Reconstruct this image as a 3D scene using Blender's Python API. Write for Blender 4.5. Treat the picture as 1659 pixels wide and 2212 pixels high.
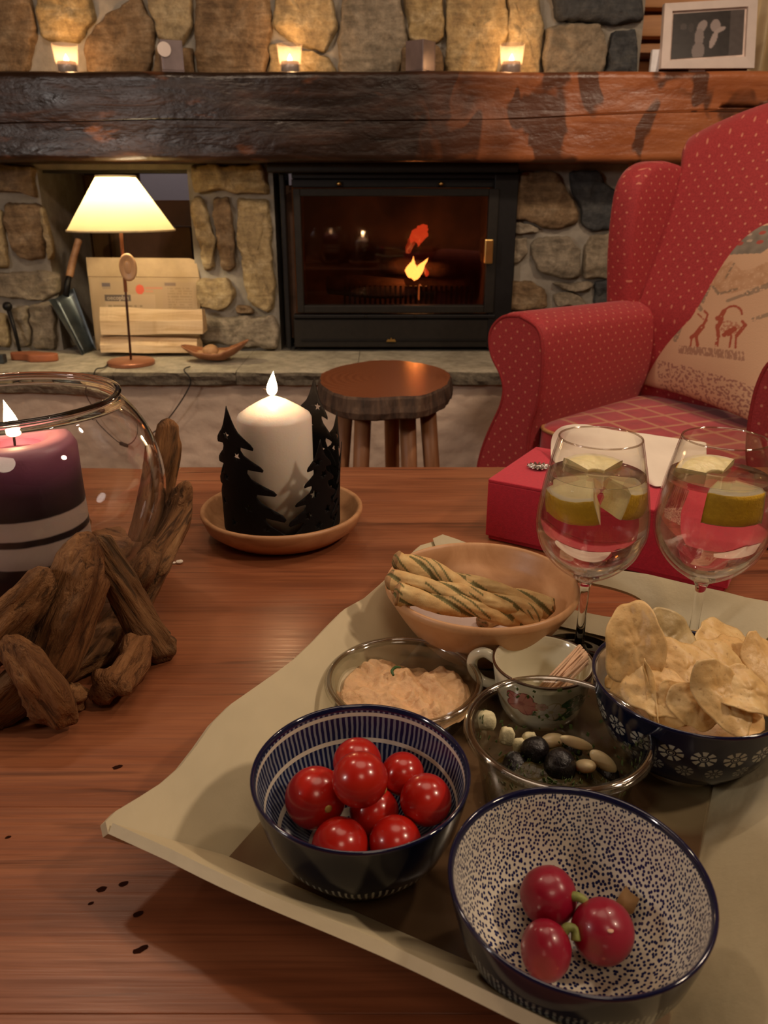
import bpy, bmesh, math, random
import numpy as np
from mathutils import Vector, Matrix, noise
random.seed(7); rng = np.random.default_rng(7)
PI = math.pi
for o in list(bpy.data.objects): bpy.data.objects.remove(o)
scene = bpy.context.scene
COL = scene.collection

# ------------------------------------------------------------------ camera
F_PX, PITCH, W, H = 1700.0, math.radians(21.65), 1659, 2212
EYE = 0.88                      # eye height; the table top is at 0.50
TT = 0.50
cam_d = bpy.data.cameras.new('camera'); cam = bpy.data.objects.new('camera', cam_d); COL.objects.link(cam)
cam_d.sensor_fit = 'VERTICAL'; cam_d.sensor_height = 36.0
cam_d.lens = F_PX / H * 36.0
cam.location = (0, 0, EYE); cam.rotation_euler = (PI / 2 - PITCH, 0, 0)
cam_d.clip_start = 0.01
cam_d.dof.use_dof = True; cam_d.dof.focus_distance = 0.66; cam_d.dof.aperture_fstop = 15
scene.camera = cam

# ------------------------------------------------------------------ world, room lamps and added fill lights
world = bpy.data.worlds.new('world'); scene.world = world; world.use_nodes = True
bg = world.node_tree.nodes['Background']; bg.inputs[0].default_value = (1.0, 0.72, 0.5, 1); bg.inputs[1].default_value = 0.03
def lamp(name, loc, target, power, color, size, spot=None):
    d = bpy.data.lights.new(name, 'AREA'); d.shape = 'DISK'; d.size = size
    d.energy = power; d.color = color
    o = bpy.data.objects.new(name, d); COL.objects.link(o); o.location = loc
    o.rotation_euler = (Vector(target) - Vector(loc)).to_track_quat('-Z', 'Y').to_euler()
    return o
WARM = (1.0, 0.76, 0.55)
LAMPS = [
    lamp('ceiling_or_fill_lamp', (1.35, 0.15, 2.00), (0.05, 0.5, 0.5), 12.5, WARM, 0.14),
    lamp('ceiling_or_fill_lamp', (1.20, 1.20, 2.25), (0.7, 2.4, 0.7), 14.0, WARM, 0.16),
    lamp('ceiling_or_fill_lamp', (-0.75, 1.30, 2.25), (-0.4, 2.4, 0.7), 9.0, WARM, 0.16),
    lamp('ceiling_or_fill_lamp', (0.1, 0.9, 2.3), (0.1, 1.2, 0.0), 8.0, WARM, 1.1),  # large soft fill light added overhead, not a lamp of the room
    lamp('ceiling_or_fill_lamp', (0.25, -0.75, 2.2), (0.1, 1.5, 0.35), 4.5, WARM, 0.55),  # soft fill added above the camera, not a lamp of the room
    lamp('window_glow', (-1.85, -0.15, 1.45), (-0.9, 2.8, 1.15), 14.0, (1.0, 0.88, 0.80), 0.32),  # unseen window light at the left, mirrored in the beam
    lamp('next_room_lamp', (-0.9, 3.85, 2.1), (-0.9, 4.1, 0.9), 7.0, (1.0, 0.85, 0.85), 0.3),
]
for l_ in LAMPS: l_['label'] = 'unseen lamp'; l_['category'] = 'lamp'
scene.view_settings.view_transform = 'Standard'; scene.view_settings.look = 'None'
scene.view_settings.gamma = 1.0; scene.view_settings.use_curve_mapping = False
scene.view_settings.exposure = -0.1
cy = scene.cycles; cy.use_denoising = True; cy.max_bounces = 14; cy.transmission_bounces = 12; cy.transparent_max_bounces = 24
cy.caustics_refractive = True; cy.caustics_reflective = False; cy.sample_clamp_indirect = 4.0
def point(name, loc, power, color, r=0.01, parent=None):
    d = bpy.data.lights.new(name, 'POINT'); d.energy = power; d.color = color; d.shadow_soft_size = r
    o = bpy.data.objects.new(name, d); COL.objects.link(o); o.location = loc
    if parent: o.parent = parent
    return o

# ------------------------------------------------------------------ pixel rays (camera frame of the photograph)
CP, SP = math.cos(PITCH), math.sin(PITCH)
def ray(px, py):
    u = (px - W / 2) / F_PX; v = -(py - H / 2) / F_PX
    return Vector((u, CP + v * SP, -SP + v * CP))
def PZ(px, py, z):              # point on the horizontal plane at height z
    d = ray(px, py); t = (z - EYE) / d.z
    return Vector((d.x * t, d.y * t, z))
def PY(px, py, Y):              # point on the frontal plane at distance Y
    d = ray(px, py); t = Y / d.y
    return Vector((d.x * t, Y, EYE + d.z * t))

# ------------------------------------------------------------------ object helpers
def link(name, me, mat=None, parent=None, smooth=True):
    o = bpy.data.objects.new(name, me); COL.objects.link(o)
    if mat is not None:
        for m in (mat if isinstance(mat, (list, tuple)) else [mat]): me.materials.append(m)
    if smooth: me.shade_smooth()
    else: me.shade_flat()
    if parent: o.parent = parent
    return o
def obj(name, vf, mat=None, parent=None, smooth=True, mats=None):
    me = bpy.data.meshes.new(name); me.from_pydata([tuple(v) for v in vf[0]], [], [tuple(f) for f in vf[1]])
    o = link(name, me, mat, parent, smooth)
    if mats is not None: me.polygons.foreach_set('material_index', mats)
    me.update(); return o
def tag(o, label, cat, group=None):
    o['label'] = label; o['category'] = cat
    if group: o['group'] = group
    return o
def thing(name, label, cat, loc=(0, 0, 0), rz=0, group=None):
    o = bpy.data.objects.new(name, None); COL.objects.link(o); o.empty_display_size = 0.05
    o.location = loc; o.rotation_euler = (0, 0, rz)
    return tag(o, label, cat, group)
def struct(name, vf, mat, smooth=False):
    o = obj(name, vf, mat, None, smooth); o['kind'] = 'structure'; return o
def box(x0, x1, y0, y1, z0, z1):
    v = [(x0, y0, z0), (x1, y0, z0), (x1, y1, z0), (x0, y1, z0), (x0, y0, z1), (x1, y0, z1), (x1, y1, z1), (x0, y1, z1)]
    return v, [(3, 2, 1, 0), (4, 5, 6, 7), (0, 1, 5, 4), (1, 2, 6, 5), (2, 3, 7, 6), (3, 0, 4, 7)]
def merge(*parts):
    V, Fc = [], []
    for v, f in parts:
        n = len(V); V += [tuple(a) for a in v]; Fc += [tuple(i + n for i in a) for a in f]
    return V, Fc
def moved(vf, M): return [M @ Vector(v) for v in vf[0]], vf[1]
def T(x, y, z): return Matrix.Translation((x, y, z))
def R(a, ax='Z'): return Matrix.Rotation(a, 4, ax)
def bevel(o, w, seg=2, ang=0.6):
    m = o.modifiers.new('bevel', 'BEVEL'); m.width = w; m.segments = seg; m.limit_method = 'ANGLE'; m.angle_limit = ang; m.harden_normals = False
    return o
def subd(o, n=1, r=None):
    m = o.modifiers.new('subd', 'SUBSURF'); m.levels = n; m.render_levels = n if r is None else r; return o
def solid(o, t, off=0):
    m = o.modifiers.new('solid', 'SOLIDIFY'); m.thickness = t; m.offset = off; return o
def lathe(prof, n=48, closed=False, cap=True):
    V, Fc = [], []
    for r, z in prof:
        for i in range(n):
            a = 2 * PI * i / n; V.append((r * math.cos(a), r * math.sin(a), z))
    m = len(prof)
    for j in range(m if closed else m - 1):
        k = (j + 1) % m
        for i in range(n): Fc.append((j * n + i, j * n + (i + 1) % n, k * n + (i + 1) % n, k * n + i))
    if cap and not closed:
        if prof[0][0] > 1e-5: Fc.append(tuple(range(n))[::-1])
        if prof[-1][0] > 1e-5: Fc.append(tuple((m - 1) * n + i for i in range(n)))
    return V, Fc
def spline(pts, k=6):           # Catmull-Rom through points
    P = [Vector(p) for p in pts]; out = []
    for i in range(len(P) - 1):
        p0 = P[max(i - 1, 0)]; p1 = P[i]; p2 = P[i + 1]; p3 = P[min(i + 2, len(P) - 1)]
        for j in range(k):
            t = j / k
            out.append(0.5 * ((2 * p1) + (p2 - p0) * t + (2 * p0 - 5 * p1 + 4 * p2 - p3) * t * t + (3 * p1 - p0 - 3 * p2 + p3) * t ** 3))
    out.append(P[-1]); return out
def tube(pts, rad, n=10, flat=1.0, up=None, cross=None, twist=0.0):
    P = [Vector(p) for p in pts]; m = len(P); V, Fc = [], []
    if hasattr(rad, '__len__') and len(rad) != m: rad = np.interp(np.linspace(0, 1, m), np.linspace(0, 1, len(rad)), rad)
    prev = None
    for i, p in enumerate(P):
        t = (P[min(i + 1, m - 1)] - P[max(i - 1, 0)]).normalized()
        if prev is None:
            u = Vector(up) if up else (Vector((0, 0, 1)) if abs(t.z) < 0.9 else Vector((1, 0, 0)))
        else: u = prev
        u = (u - t * u.dot(t)).normalized(); prev = u; w = t.cross(u)
        r = rad[i] if hasattr(rad, '__len__') else rad
        for k in range(n):
            a = 2 * PI * k / n
            rr = r * (cross(a, i / (m - 1)) if cross else 1)
            b = a + twist * i / (m - 1)
            V.append(p + u * (math.cos(b) * rr * flat) + w * (math.sin(b) * rr))
    for i in range(m - 1):
        for k in range(n): Fc.append((i * n + k, i * n + (k + 1) % n, (i + 1) * n + (k + 1) % n, (i + 1) * n + k))
    Fc.append(tuple(range(n))[::-1]); Fc.append(tuple((m - 1) * n + k for k in range(n)))
    return V, Fc
def sphere(r, n=24, m=14, sq=(1, 1, 1)):
    prof = [(max(r * math.sin(PI * i / m), 1e-6), -r * math.cos(PI * i / m)) for i in range(m + 1)]
    V, Fc = lathe(prof, n, cap=False)
    return [(x * sq[0], y * sq[1], z * sq[2]) for x, y, z in V], Fc
def rbox(sx, sy, sz, e=0.25, n=14):   # soft superellipsoid block, half sizes
    V, Fc = sphere(1, n * 2, n)
    out = []
    f = lambda c: math.copysign(abs(c) ** e, c)
    for x, y, z in V:
        rho = math.hypot(x, y); a = math.atan2(y, x)
        c = f(rho) if rho > 1e-5 else 0
        out.append((sx * c * f(math.cos(a)), sy * c * f(math.sin(a)), sz * f(z)))
    return out, Fc
def grid(fn, nu, nv):
    V = [fn(i / nu, j / nv) for j in range(nv + 1) for i in range(nu + 1)]
    Fc = [(j * (nu + 1) + i, j * (nu + 1) + i + 1, (j + 1) * (nu + 1) + i + 1, (j + 1) * (nu + 1) + i) for j in range(nv) for i in range(nu)]
    return V, Fc
def extrude_poly(pts, h):       # outline in xy, extruded 0..h
    n = len(pts)
    V = [(x, y, 0) for x, y in pts] + [(x, y, h) for x, y in pts]
    return V, [tuple(range(n))[::-1], tuple(range(n, 2 * n))] + [(i, (i + 1) % n, n + (i + 1) % n, n + i) for i in range(n)]
def jitter(vf, amp, sc, seed=0.0):
    out = []
    for v in vf[0]:
        p = Vector(v); q = p * sc + Vector((seed, seed * 1.7, -seed))
        out.append(p + noise.noise_vector(q) * amp + noise.noise_vector(q * 2.7) * amp * 0.45)
    return out, vf[1]
def color_attr(o, cols):        # per-vertex colours (flat print, food colouring)
    a = o.data.color_attributes.new('Col', 'FLOAT_COLOR', 'POINT')
    a.data.foreach_set('color', np.c_[np.asarray(cols, float).reshape(-1, 3), np.ones(len(cols))].ravel())

# ------------------------------------------------------------------ materials
def newmat(name):
    m = bpy.data.materials.new(name); m.use_nodes = True
    nt = m.node_tree; b = nt.nodes['Principled BSDF']; return m, nt, b
def setp(b, **k):
    for a, v in k.items():
        nm = {'rough': 'Roughness', 'metal': 'Metallic', 'spec': 'Specular IOR Level', 'sss': 'Subsurface Weight', 'coat': 'Coat Weight',
              'coatr': 'Coat Roughness', 'sheen': 'Sheen Weight', 'ior': 'IOR', 'trans': 'Transmission Weight', 'alpha': 'Alpha'}[a]
        b.inputs[nm].default_value = v
def rgb(c): return (c[0], c[1], c[2], 1)
def M_(nt, op, a, b=None, c=None, clamp=False):
    n = nt.nodes.new('ShaderNodeMath'); n.operation = op; n.use_clamp = clamp
    for i, v in enumerate((a, b, c)):
        if v is None: continue
        if isinstance(v, (int, float)): n.inputs[i].default_value = v
        else: nt.links.new(v, n.inputs[i])
    return n.outputs[0]
def co(nt, scale=(1, 1, 1), kind='Object', rot=(0, 0, 0), loc=(0, 0, 0)):
    t = nt.nodes.new('ShaderNodeTexCoord'); m = nt.nodes.new('ShaderNodeMapping')
    m.inputs['Scale'].default_value = scale; m.inputs['Rotation'].default_value = rot; m.inputs['Location'].default_value = loc
    nt.links.new(t.outputs[kind], m.inputs[0]); return m.outputs[0]
def noi(nt, vec, scale, detail=4, rough=0.55, dist=0.0):
    n = nt.nodes.new('ShaderNodeTexNoise'); n.inputs['Scale'].default_value = scale; n.inputs['Detail'].default_value = detail
    n.inputs['Roughness'].default_value = rough; n.inputs['Distortion'].default_value = dist
    nt.links.new(vec, n.inputs['Vector']); return n.outputs['Fac']
def vor(nt, vec, scale, feat='F1', rand=1.0, dim='3D'):
    n = nt.nodes.new('ShaderNodeTexVoronoi'); n.feature = feat; n.voronoi_dimensions = dim; n.inputs['Scale'].default_value = scale
    n.inputs['Randomness'].default_value = rand; nt.links.new(vec, n.inputs['Vector']); return n.outputs['Distance']
def ramp(nt, fac, stops, interp='LINEAR'):
    r = nt.nodes.new('ShaderNodeValToRGB'); r.color_ramp.interpolation = interp
    while len(r.color_ramp.elements) < len(stops): r.color_ramp.elements.new(0.5)
    for e, (p, c) in zip(r.color_ramp.elements, stops):
        e.position = p; e.color = rgb(c) if hasattr(c, '__len__') else (c, c, c, 1)
    nt.links.new(fac, r.inputs[0]); return r.outputs[0]
def mix(nt, fac, a, b, mode='MIX'):
    n = nt.nodes.new('ShaderNodeMix'); n.data_type = 'RGBA'; n.blend_type = mode
    if isinstance(fac, (int, float)): n.inputs[0].default_value = fac
    else: nt.links.new(fac, n.inputs[0])
    for i, v in ((6, a), (7, b)):
        if hasattr(v, '__len__'): n.inputs[i].default_value = rgb(v)
        else: nt.links.new(v, n.inputs[i])
    return n.outputs[2]
def bump(nt, b, h, strength=0.3, dist=0.01):
    n = nt.nodes.new('ShaderNodeBump'); n.inputs['Strength'].default_value = strength; n.inputs['Distance'].default_value = dist
    nt.links.new(h, n.inputs['Height']); nt.links.new(n.outputs[0], b.inputs['Normal'])
def rnd(nt): return nt.nodes.new('ShaderNodeObjectInfo').outputs['Random']
def plain(name, c, rough=0.5, nscale=0, var=0.15, bmp=0.0, bscale=None, **k):
    m, nt, b = newmat(name); setp(b, rough=rough, **k)
    v = co(nt); n = noi(nt, v, nscale or 30)
    lo = tuple(x * (1 - var) for x in c); hi = tuple(min(x * (1 + var), 1) for x in c)
    nt.links.new(ramp(nt, n, [(0.3, lo), (0.7, hi)]), b.inputs['Base Color'])
    if bmp: bump(nt, b, noi(nt, v, bscale or (nscale or 30) * 2, 5), bmp, 0.004)
    return m
def wood(name, c1, c2, c3=None, axis=0, scale=1.0, rough=0.4, knots=False, bmp=0.15, coat=0.0, stretch=14, objvar=False):
    m, nt, b = newmat(name); setp(b, rough=rough, coat=coat, coatr=0.25)
    s = [scale * stretch] * 3; s[axis] = scale
    v = co(nt, tuple(s))
    if objvar:
        a = nt.nodes.new('ShaderNodeVectorMath'); a.operation = 'ADD'; nt.links.new(v, a.inputs[0])
        cb = nt.nodes.new('ShaderNodeCombineXYZ'); r0 = M_(nt, 'MULTIPLY', rnd(nt), 37.0); nt.links.new(r0, cb.inputs[0]); nt.links.new(r0, cb.inputs[1])
        nt.links.new(cb.outputs[0], a.inputs[1]); v = a.outputs[0]
    n1 = noi(nt, v, 1.2, 6, 0.6, 0.6); n2 = noi(nt, v, 7, 3, 0.5)
    col = ramp(nt, n1, [(0.30, c1), (0.52, c2), (0.75, c3 or c2)])
    col = mix(nt, M_(nt, 'MULTIPLY', n2, 0.35), col, c1)
    if knots:
        s2 = [scale * 2.6] * 3; s2[axis] = scale * 1.5
        k = vor(nt, co(nt, tuple(s2), loc=(3.1, 0.4, 0)), 3.4)
        k = ramp(nt, k, [(0.035, 1.0), (0.07, 0.0)])
        col = mix(nt, k, col, tuple(x * 0.25 for x in c1))
    nt.links.new(col, b.inputs['Base Color'])
    if bmp: bump(nt, b, n1, bmp, 0.003)
    return m
def stone_mat(name, pal, sc=9, rough=0.85, bmp=0.7):
    m, nt, b = newmat(name); setp(b, rough=rough, spec=0.3)
    v = co(nt); n = noi(nt, v, sc, 8, 0.65, 0.4); f = noi(nt, v, sc * 5, 6, 0.7)
    st = noi(nt, co(nt, (4, 4, 22)), 2, 5, 0.6, 1.0)
    k = M_(nt, 'ADD', M_(nt, 'MULTIPLY', n, 0.6), M_(nt, 'MULTIPLY', st, 0.4))
    c = ramp(nt, k, [(0.36, pal[0]), (0.5, pal[1]), (0.62, pal[2])])
    c = mix(nt, M_(nt, 'MULTIPLY', rnd(nt), 0.45), c, pal[3])
    c = mix(nt, ramp(nt, f, [(0.35, 0.45), (0.6, 0.0)]), c, tuple(x * 0.35 for x in pal[0]))
    nt.links.new(c, b.inputs['Base Color'])
    bump(nt, b, M_(nt, 'ADD', n, M_(nt, 'MULTIPLY', f, 0.5)), bmp, 0.02)
    return m
def emis(name, c, s):
    m, nt, b = newmat(name); b.inputs['Base Color'].default_value = (0, 0, 0, 1)
    b.inputs['Emission Color'].default_value = rgb(c); b.inputs['Emission Strength'].default_value = s; return m
def thin_glass(name, tint=(1, 1, 1), rough=0.0, extra=0.04, gloss=1.0):
    m = bpy.data.materials.new(name); m.use_nodes = True; nt = m.node_tree; nt.nodes.clear()
    out = nt.nodes.new('ShaderNodeOutputMaterial'); mx = nt.nodes.new('ShaderNodeMixShader')
    tr = nt.nodes.new('ShaderNodeBsdfTransparent'); tr.inputs[0].default_value = rgb(tint)
    gl = nt.nodes.new('ShaderNodeBsdfGlossy'); gl.inputs['Roughness'].default_value = rough
    lw = nt.nodes.new('ShaderNodeLayerWeight'); lw.inputs[0].default_value = 0.35
    f = M_(nt, 'ADD', M_(nt, 'MULTIPLY', M_(nt, 'POWER', lw.outputs['Facing'], 3.0), 0.55 * gloss), extra)
    nt.links.new(f, mx.inputs[0]); nt.links.new(tr.outputs[0], mx.inputs[1]); nt.links.new(gl.outputs[0], mx.inputs[2])
    nt.links.new(mx.outputs[0], out.inputs[0]); return m
def real_glass(name, c=(1, 1, 1), ior=1.45):
    m, nt, b = newmat(name); setp(b, rough=0.0, ior=ior, trans=1.0); b.inputs['Base Color'].default_value = rgb(c); return m
def vcol(name, rough=0.7, bmp=0, bscale=40, sss=0.0, var=0.0, **k):
    m, nt, b = newmat(name); setp(b, rough=rough, **k)
    a = nt.nodes.new('ShaderNodeAttribute'); a.attribute_name = 'Col'
    c = a.outputs['Color']; v = co(nt)
    if var: c = mix(nt, ramp(nt, noi(nt, v, bscale * 0.6), [(0.3, var), (0.7, 0.0)]), c, (0.12, 0.06, 0.02))
    nt.links.new(c, b.inputs['Base Color'])
    if sss: b.inputs['Subsurface Weight'].default_value = sss; b.inputs['Subsurface Radius'].default_value = (0.01, 0.005, 0.002); b.inputs['Subsurface Scale'].default_value = 0.4
    if bmp: bump(nt, b, noi(nt, v, bscale, 5), bmp, 0.002)
    return m

MORTAR = plain('mortar', (0.30, 0.27, 0.22), 0.95, 14, 0.25, 0.6, 60)
TAN = stone_mat('tan_stone', [(0.20, 0.13, 0.06), (0.42, 0.30, 0.13), (0.62, 0.49, 0.28), (0.50, 0.42, 0.28)])
GREY = stone_mat('grey_stone', [(0.13, 0.11, 0.08), (0.30, 0.25, 0.18), (0.45, 0.38, 0.28), (0.34, 0.26, 0.16)])
SLATE = stone_mat('slate_stone', [(0.03, 0.033, 0.036), (0.07, 0.075, 0.078), (0.13, 0.13, 0.12), (0.08, 0.08, 0.08)])
BROWNST = stone_mat('brown_stone', [(0.10, 0.06, 0.03), (0.26, 0.17, 0.09), (0.42, 0.31, 0.19), (0.2, 0.13, 0.07)])
PLASTER = plain('rough_plaster', (0.56, 0.44, 0.34), 0.95, 5, 0.18, 0.9, 35)
CEILW = wood('ceiling_wood', (0.18, 0.09, 0.04), (0.32, 0.17, 0.08), axis=0, rough=0.6)
FLOORW = wood('floor_wood', (0.12, 0.05, 0.02), (0.22, 0.10, 0.05), axis=0, rough=0.5)
def table_mat():
    m, nt, b = newmat('table_pine'); setp(b, rough=0.33, spec=0.5)
    g = nt.nodes.new('ShaderNodeNewGeometry').outputs['Position']
    def pv(s): 
        mp = nt.nodes.new('ShaderNodeMapping'); mp.inputs['Scale'].default_value = s; nt.links.new(g, mp.inputs[0]); return mp.outputs[0]
    n1 = noi(nt, pv((1.3, 9, 9)), 2.0, 5, 0.6, 0.9); n2 = noi(nt, pv((2.5, 110, 110)), 2.6, 4, 0.65, 0.3); n3 = noi(nt, pv((1.8, 34, 34)), 1.5, 4, 0.6, 0.8)
    c = ramp(nt, n1, [(0.32, (0.16, 0.050, 0.020)), (0.5, (0.255, 0.085, 0.035)), (0.7, (0.33, 0.125, 0.055))])
    c = mix(nt, ramp(nt, n2, [(0.35, 0.50), (0.55, 0.0)]), c, (0.115, 0.033, 0.013))
    c = mix(nt, ramp(nt, n3, [(0.30, 0.75), (0.41, 0.0)]), c, (0.055, 0.016, 0.007))
    nt.links.new(c, b.inputs['Base Color']); nt.links.new(ramp(nt, n2, [(0.35, 0.42), (0.6, 0.30)]), b.inputs['Roughness'])
    bump(nt, b, M_(nt, 'ADD', n1, M_(nt, 'MULTIPLY', n2, 0.5)), 0.12, 0.002); return m
PINE_T = table_mat()
LOGW = wood('wall_log', (0.48, 0.21, 0.08), (0.78, 0.42, 0.20), axis=0, rough=0.6)
BOARD = wood('niche_board', (0.07, 0.035, 0.012), (0.22, 0.12, 0.045), axis=2, rough=0.75, scale=2)
FIREW = wood('split_wood', (0.50, 0.32, 0.15), (0.78, 0.58, 0.34), (0.85, 0.68, 0.45), axis=0, scale=3, rough=0.8, bmp=0.5)
LIGHTW = wood('turned_beech', (0.36, 0.17, 0.07), (0.50, 0.26, 0.12), (0.56, 0.31, 0.15), axis=0, scale=5, rough=0.45, stretch=9)
BOWLW = wood('salad_bowl_wood', (0.44, 0.22, 0.09), (0.60, 0.33, 0.16), (0.64, 0.38, 0.19), axis=1, scale=4, rough=0.42, stretch=5)
STOOLW = wood('stool_leg_wood', (0.22, 0.09, 0.035), (0.42, 0.19, 0.08), axis=2, scale=2, rough=0.5)
BARK = wood('bark', (0.02, 0.012, 0.008), (0.09, 0.05, 0.03), (0.2, 0.12, 0.07), axis=2, scale=6, rough=0.85, bmp=1.0, stretch=6)
def drift_mat():
    m, nt, b = newmat('driftwood'); setp(b, rough=0.75, spec=0.25)
    a = nt.nodes.new('ShaderNodeVectorMath'); a.operation = 'ADD'; nt.links.new(co(nt, (1, 1, 0.13)), a.inputs[0])
    cb = nt.nodes.new('ShaderNodeCombineXYZ'); r0 = M_(nt, 'MULTIPLY', rnd(nt), 11.0); nt.links.new(r0, cb.inputs[0]); nt.links.new(r0, cb.inputs[2]); nt.links.new(cb.outputs[0], a.inputs[1]); v = a.outputs[0]
    n1 = noi(nt, v, 45, 7, 0.62, 0.8); n2 = noi(nt, v, 170, 5, 0.6, 0.5); n3 = noi(nt, a.outputs[0], 9, 4)
    c = ramp(nt, n1, [(0.30, (0.030, 0.012, 0.004)), (0.46, (0.17, 0.075, 0.026)), (0.62, (0.31, 0.15, 0.058)), (0.78, (0.45, 0.27, 0.12))])
    c = mix(nt, ramp(nt, n2, [(0.36, 0.85), (0.47, 0.0)]), c, (0.018, 0.008, 0.003))
    c = mix(nt, M_(nt, 'MULTIPLY', ramp(nt, n3, [(0.45, 0.0), (0.60, 1.0)]), 0.45), c, (0.06, 0.042, 0.022))
    c = mix(nt, M_(nt, 'MULTIPLY', rnd(nt), 0.35), c, (0.17, 0.062, 0.02))
    nt.links.new(c, b.inputs['Base Color']); bump(nt, b, M_(nt, 'ADD', n1, n2), 1.0, 0.006); return m
DRIFT = drift_mat()
BLACKM = plain('black_metal', (0.007, 0.006, 0.006), 0.5, 60, 0.2, 0.05, spec=0.3)
DARKM = plain('dark_brown_metal', (0.014, 0.011, 0.008), 0.55, 60, 0.2, 0.05, spec=0.3)
BRASS = plain('brass', (0.75, 0.48, 0.16), 0.28, 40, 0.1, metal=1.0)
COPPER = plain('copper_paint', (0.42, 0.17, 0.09), 0.35, 40, 0.1, metal=0.4)
STEEL = plain('worn_steel', (0.10, 0.12, 0.13), 0.38, 12, 0.45, 0.1, metal=0.8)
CREAM = plain('cream_paint', (0.56, 0.48, 0.31), 0.55, 7, 0.12, 0.15, 60)
REDBOX = plain('red_fabric', (0.50, 0.010, 0.034), 0.7, 300, 0.12, 0.25, 900, sheen=0.15)
PAPER = plain('white_paper', (0.78, 0.68, 0.56), 0.8, 20, 0.05, 0.2, 30)
WHITE = plain('white_paint', (0.72, 0.62, 0.56), 0.6, 20, 0.05)
GLASS = real_glass('clear_glass'); LIQ = real_glass('clear_drink', (1.0, 0.995, 0.97), 1.33)
nt = LIQ.node_tree; mx = nt.nodes.new('ShaderNodeMixShader'); tr = nt.nodes.new('ShaderNodeBsdfTransparent'); mx.inputs[0].default_value = 0.22
nt.links.new(nt.nodes['Principled BSDF'].outputs[0], mx.inputs[1]); nt.links.new(tr.outputs[0], mx.inputs[2]); nt.links.new(mx.outputs[0], nt.nodes['Material Output'].inputs[0])
LIPG = thin_glass('lip_glass', (0.9, 0.85, 0.8), 0.0, 0.25, 1.5)
WTG = thin_glass('wine_bowl_glass', (0.985, 0.98, 0.97), 0.0, 0.03, 2.2)
TG = thin_glass('thin_clear_glass', (0.97, 0.97, 0.97)); PLAST = thin_glass('clear_plastic', (0.90, 0.90, 0.87), 0.08, 0.07, 1.0)
FLAME = emis('flame', (1.0, 0.62, 0.25), 22)
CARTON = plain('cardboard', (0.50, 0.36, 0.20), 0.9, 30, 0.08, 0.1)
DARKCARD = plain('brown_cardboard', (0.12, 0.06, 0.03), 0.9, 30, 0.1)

# ------------------------------------------------------------------ room shell
YW = 3.0                        # face of the stone chimney
HZ = EYE - 0.53                 # hearth top
BZ0, BZ1 = PY(830, 349, 2.80).z, PY(830, 153, 2.80).z
XL, XR = -2.2, 2.6
struct('floor', box(XL, XR, -2.2, 4.3, -0.1, 0), FLOORW)
struct('ceiling', box(XL, XR, -2.2, 4.3, 2.35, 2.45), CEILW)
WALLP = plain('wall_plaster', (0.42, 0.31, 0.21), 0.9, 6, 0.1, 0.4, 40)
struct('wall_left', box(XL - 0.1, XL, -2.2, 4.3, 0, 2.35), WALLP)
struct('wall_right', box(XR, XR + 0.1, -2.2, 4.3, 0, 2.35), WALLP)
struct('wall_front', box(XL, XR, -2.3, -2.2, 0, 2.35), WALLP)
px_x = lambda px, Y=YW, py=560: PY(px, py, Y).x
XA, XB = px_x(108), px_x(420)           # niche
XF0, XF1 = px_x(598), px_x(1112)        # fireplace opening
XE = px_x(1336)                         # right end of the stone work
ZF = PY(830, 366, YW).z                 # top of openings (hidden by the beam)
wb = merge(box(XL, XA, YW, 3.5, 0, ZF), box(XB, XF0, YW, 3.5, 0, ZF), box(XF1, XE, YW, 3.5, 0, ZF),
           box(XL, XE + 0.0, YW, 3.5, ZF, 2.35), box(XA, XB, YW, 3.5, 0, HZ), box(XF0, XF1, YW, 3.5, 0, HZ))
wall_back = struct('wall_back', wb, MORTAR)
struct('wall_back_room', box(XL, XR, 4.2, 4.3, 0, 2.35), plain('pale_wall', (0.48, 0.45, 0.48), 0.9, 5, 0.05))
wr = struct('wall_log', box(XE + 0.0, XR, 3.33, 3.40, 0, 2.35), plain('log_gap', (0.10, 0.035, 0.015), 0.9))
z = 0.0; i = 0
while z < 2.3:
    o = obj('log', rbox((XR - XE) / 2 - 0.035, 0.05, 0.034, 0.12, 10), LOGW, wr)
    o.location = ((XE + 0.0 + XR) / 2, 3.315, z + 0.036); z += 0.089; i += 1

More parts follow.
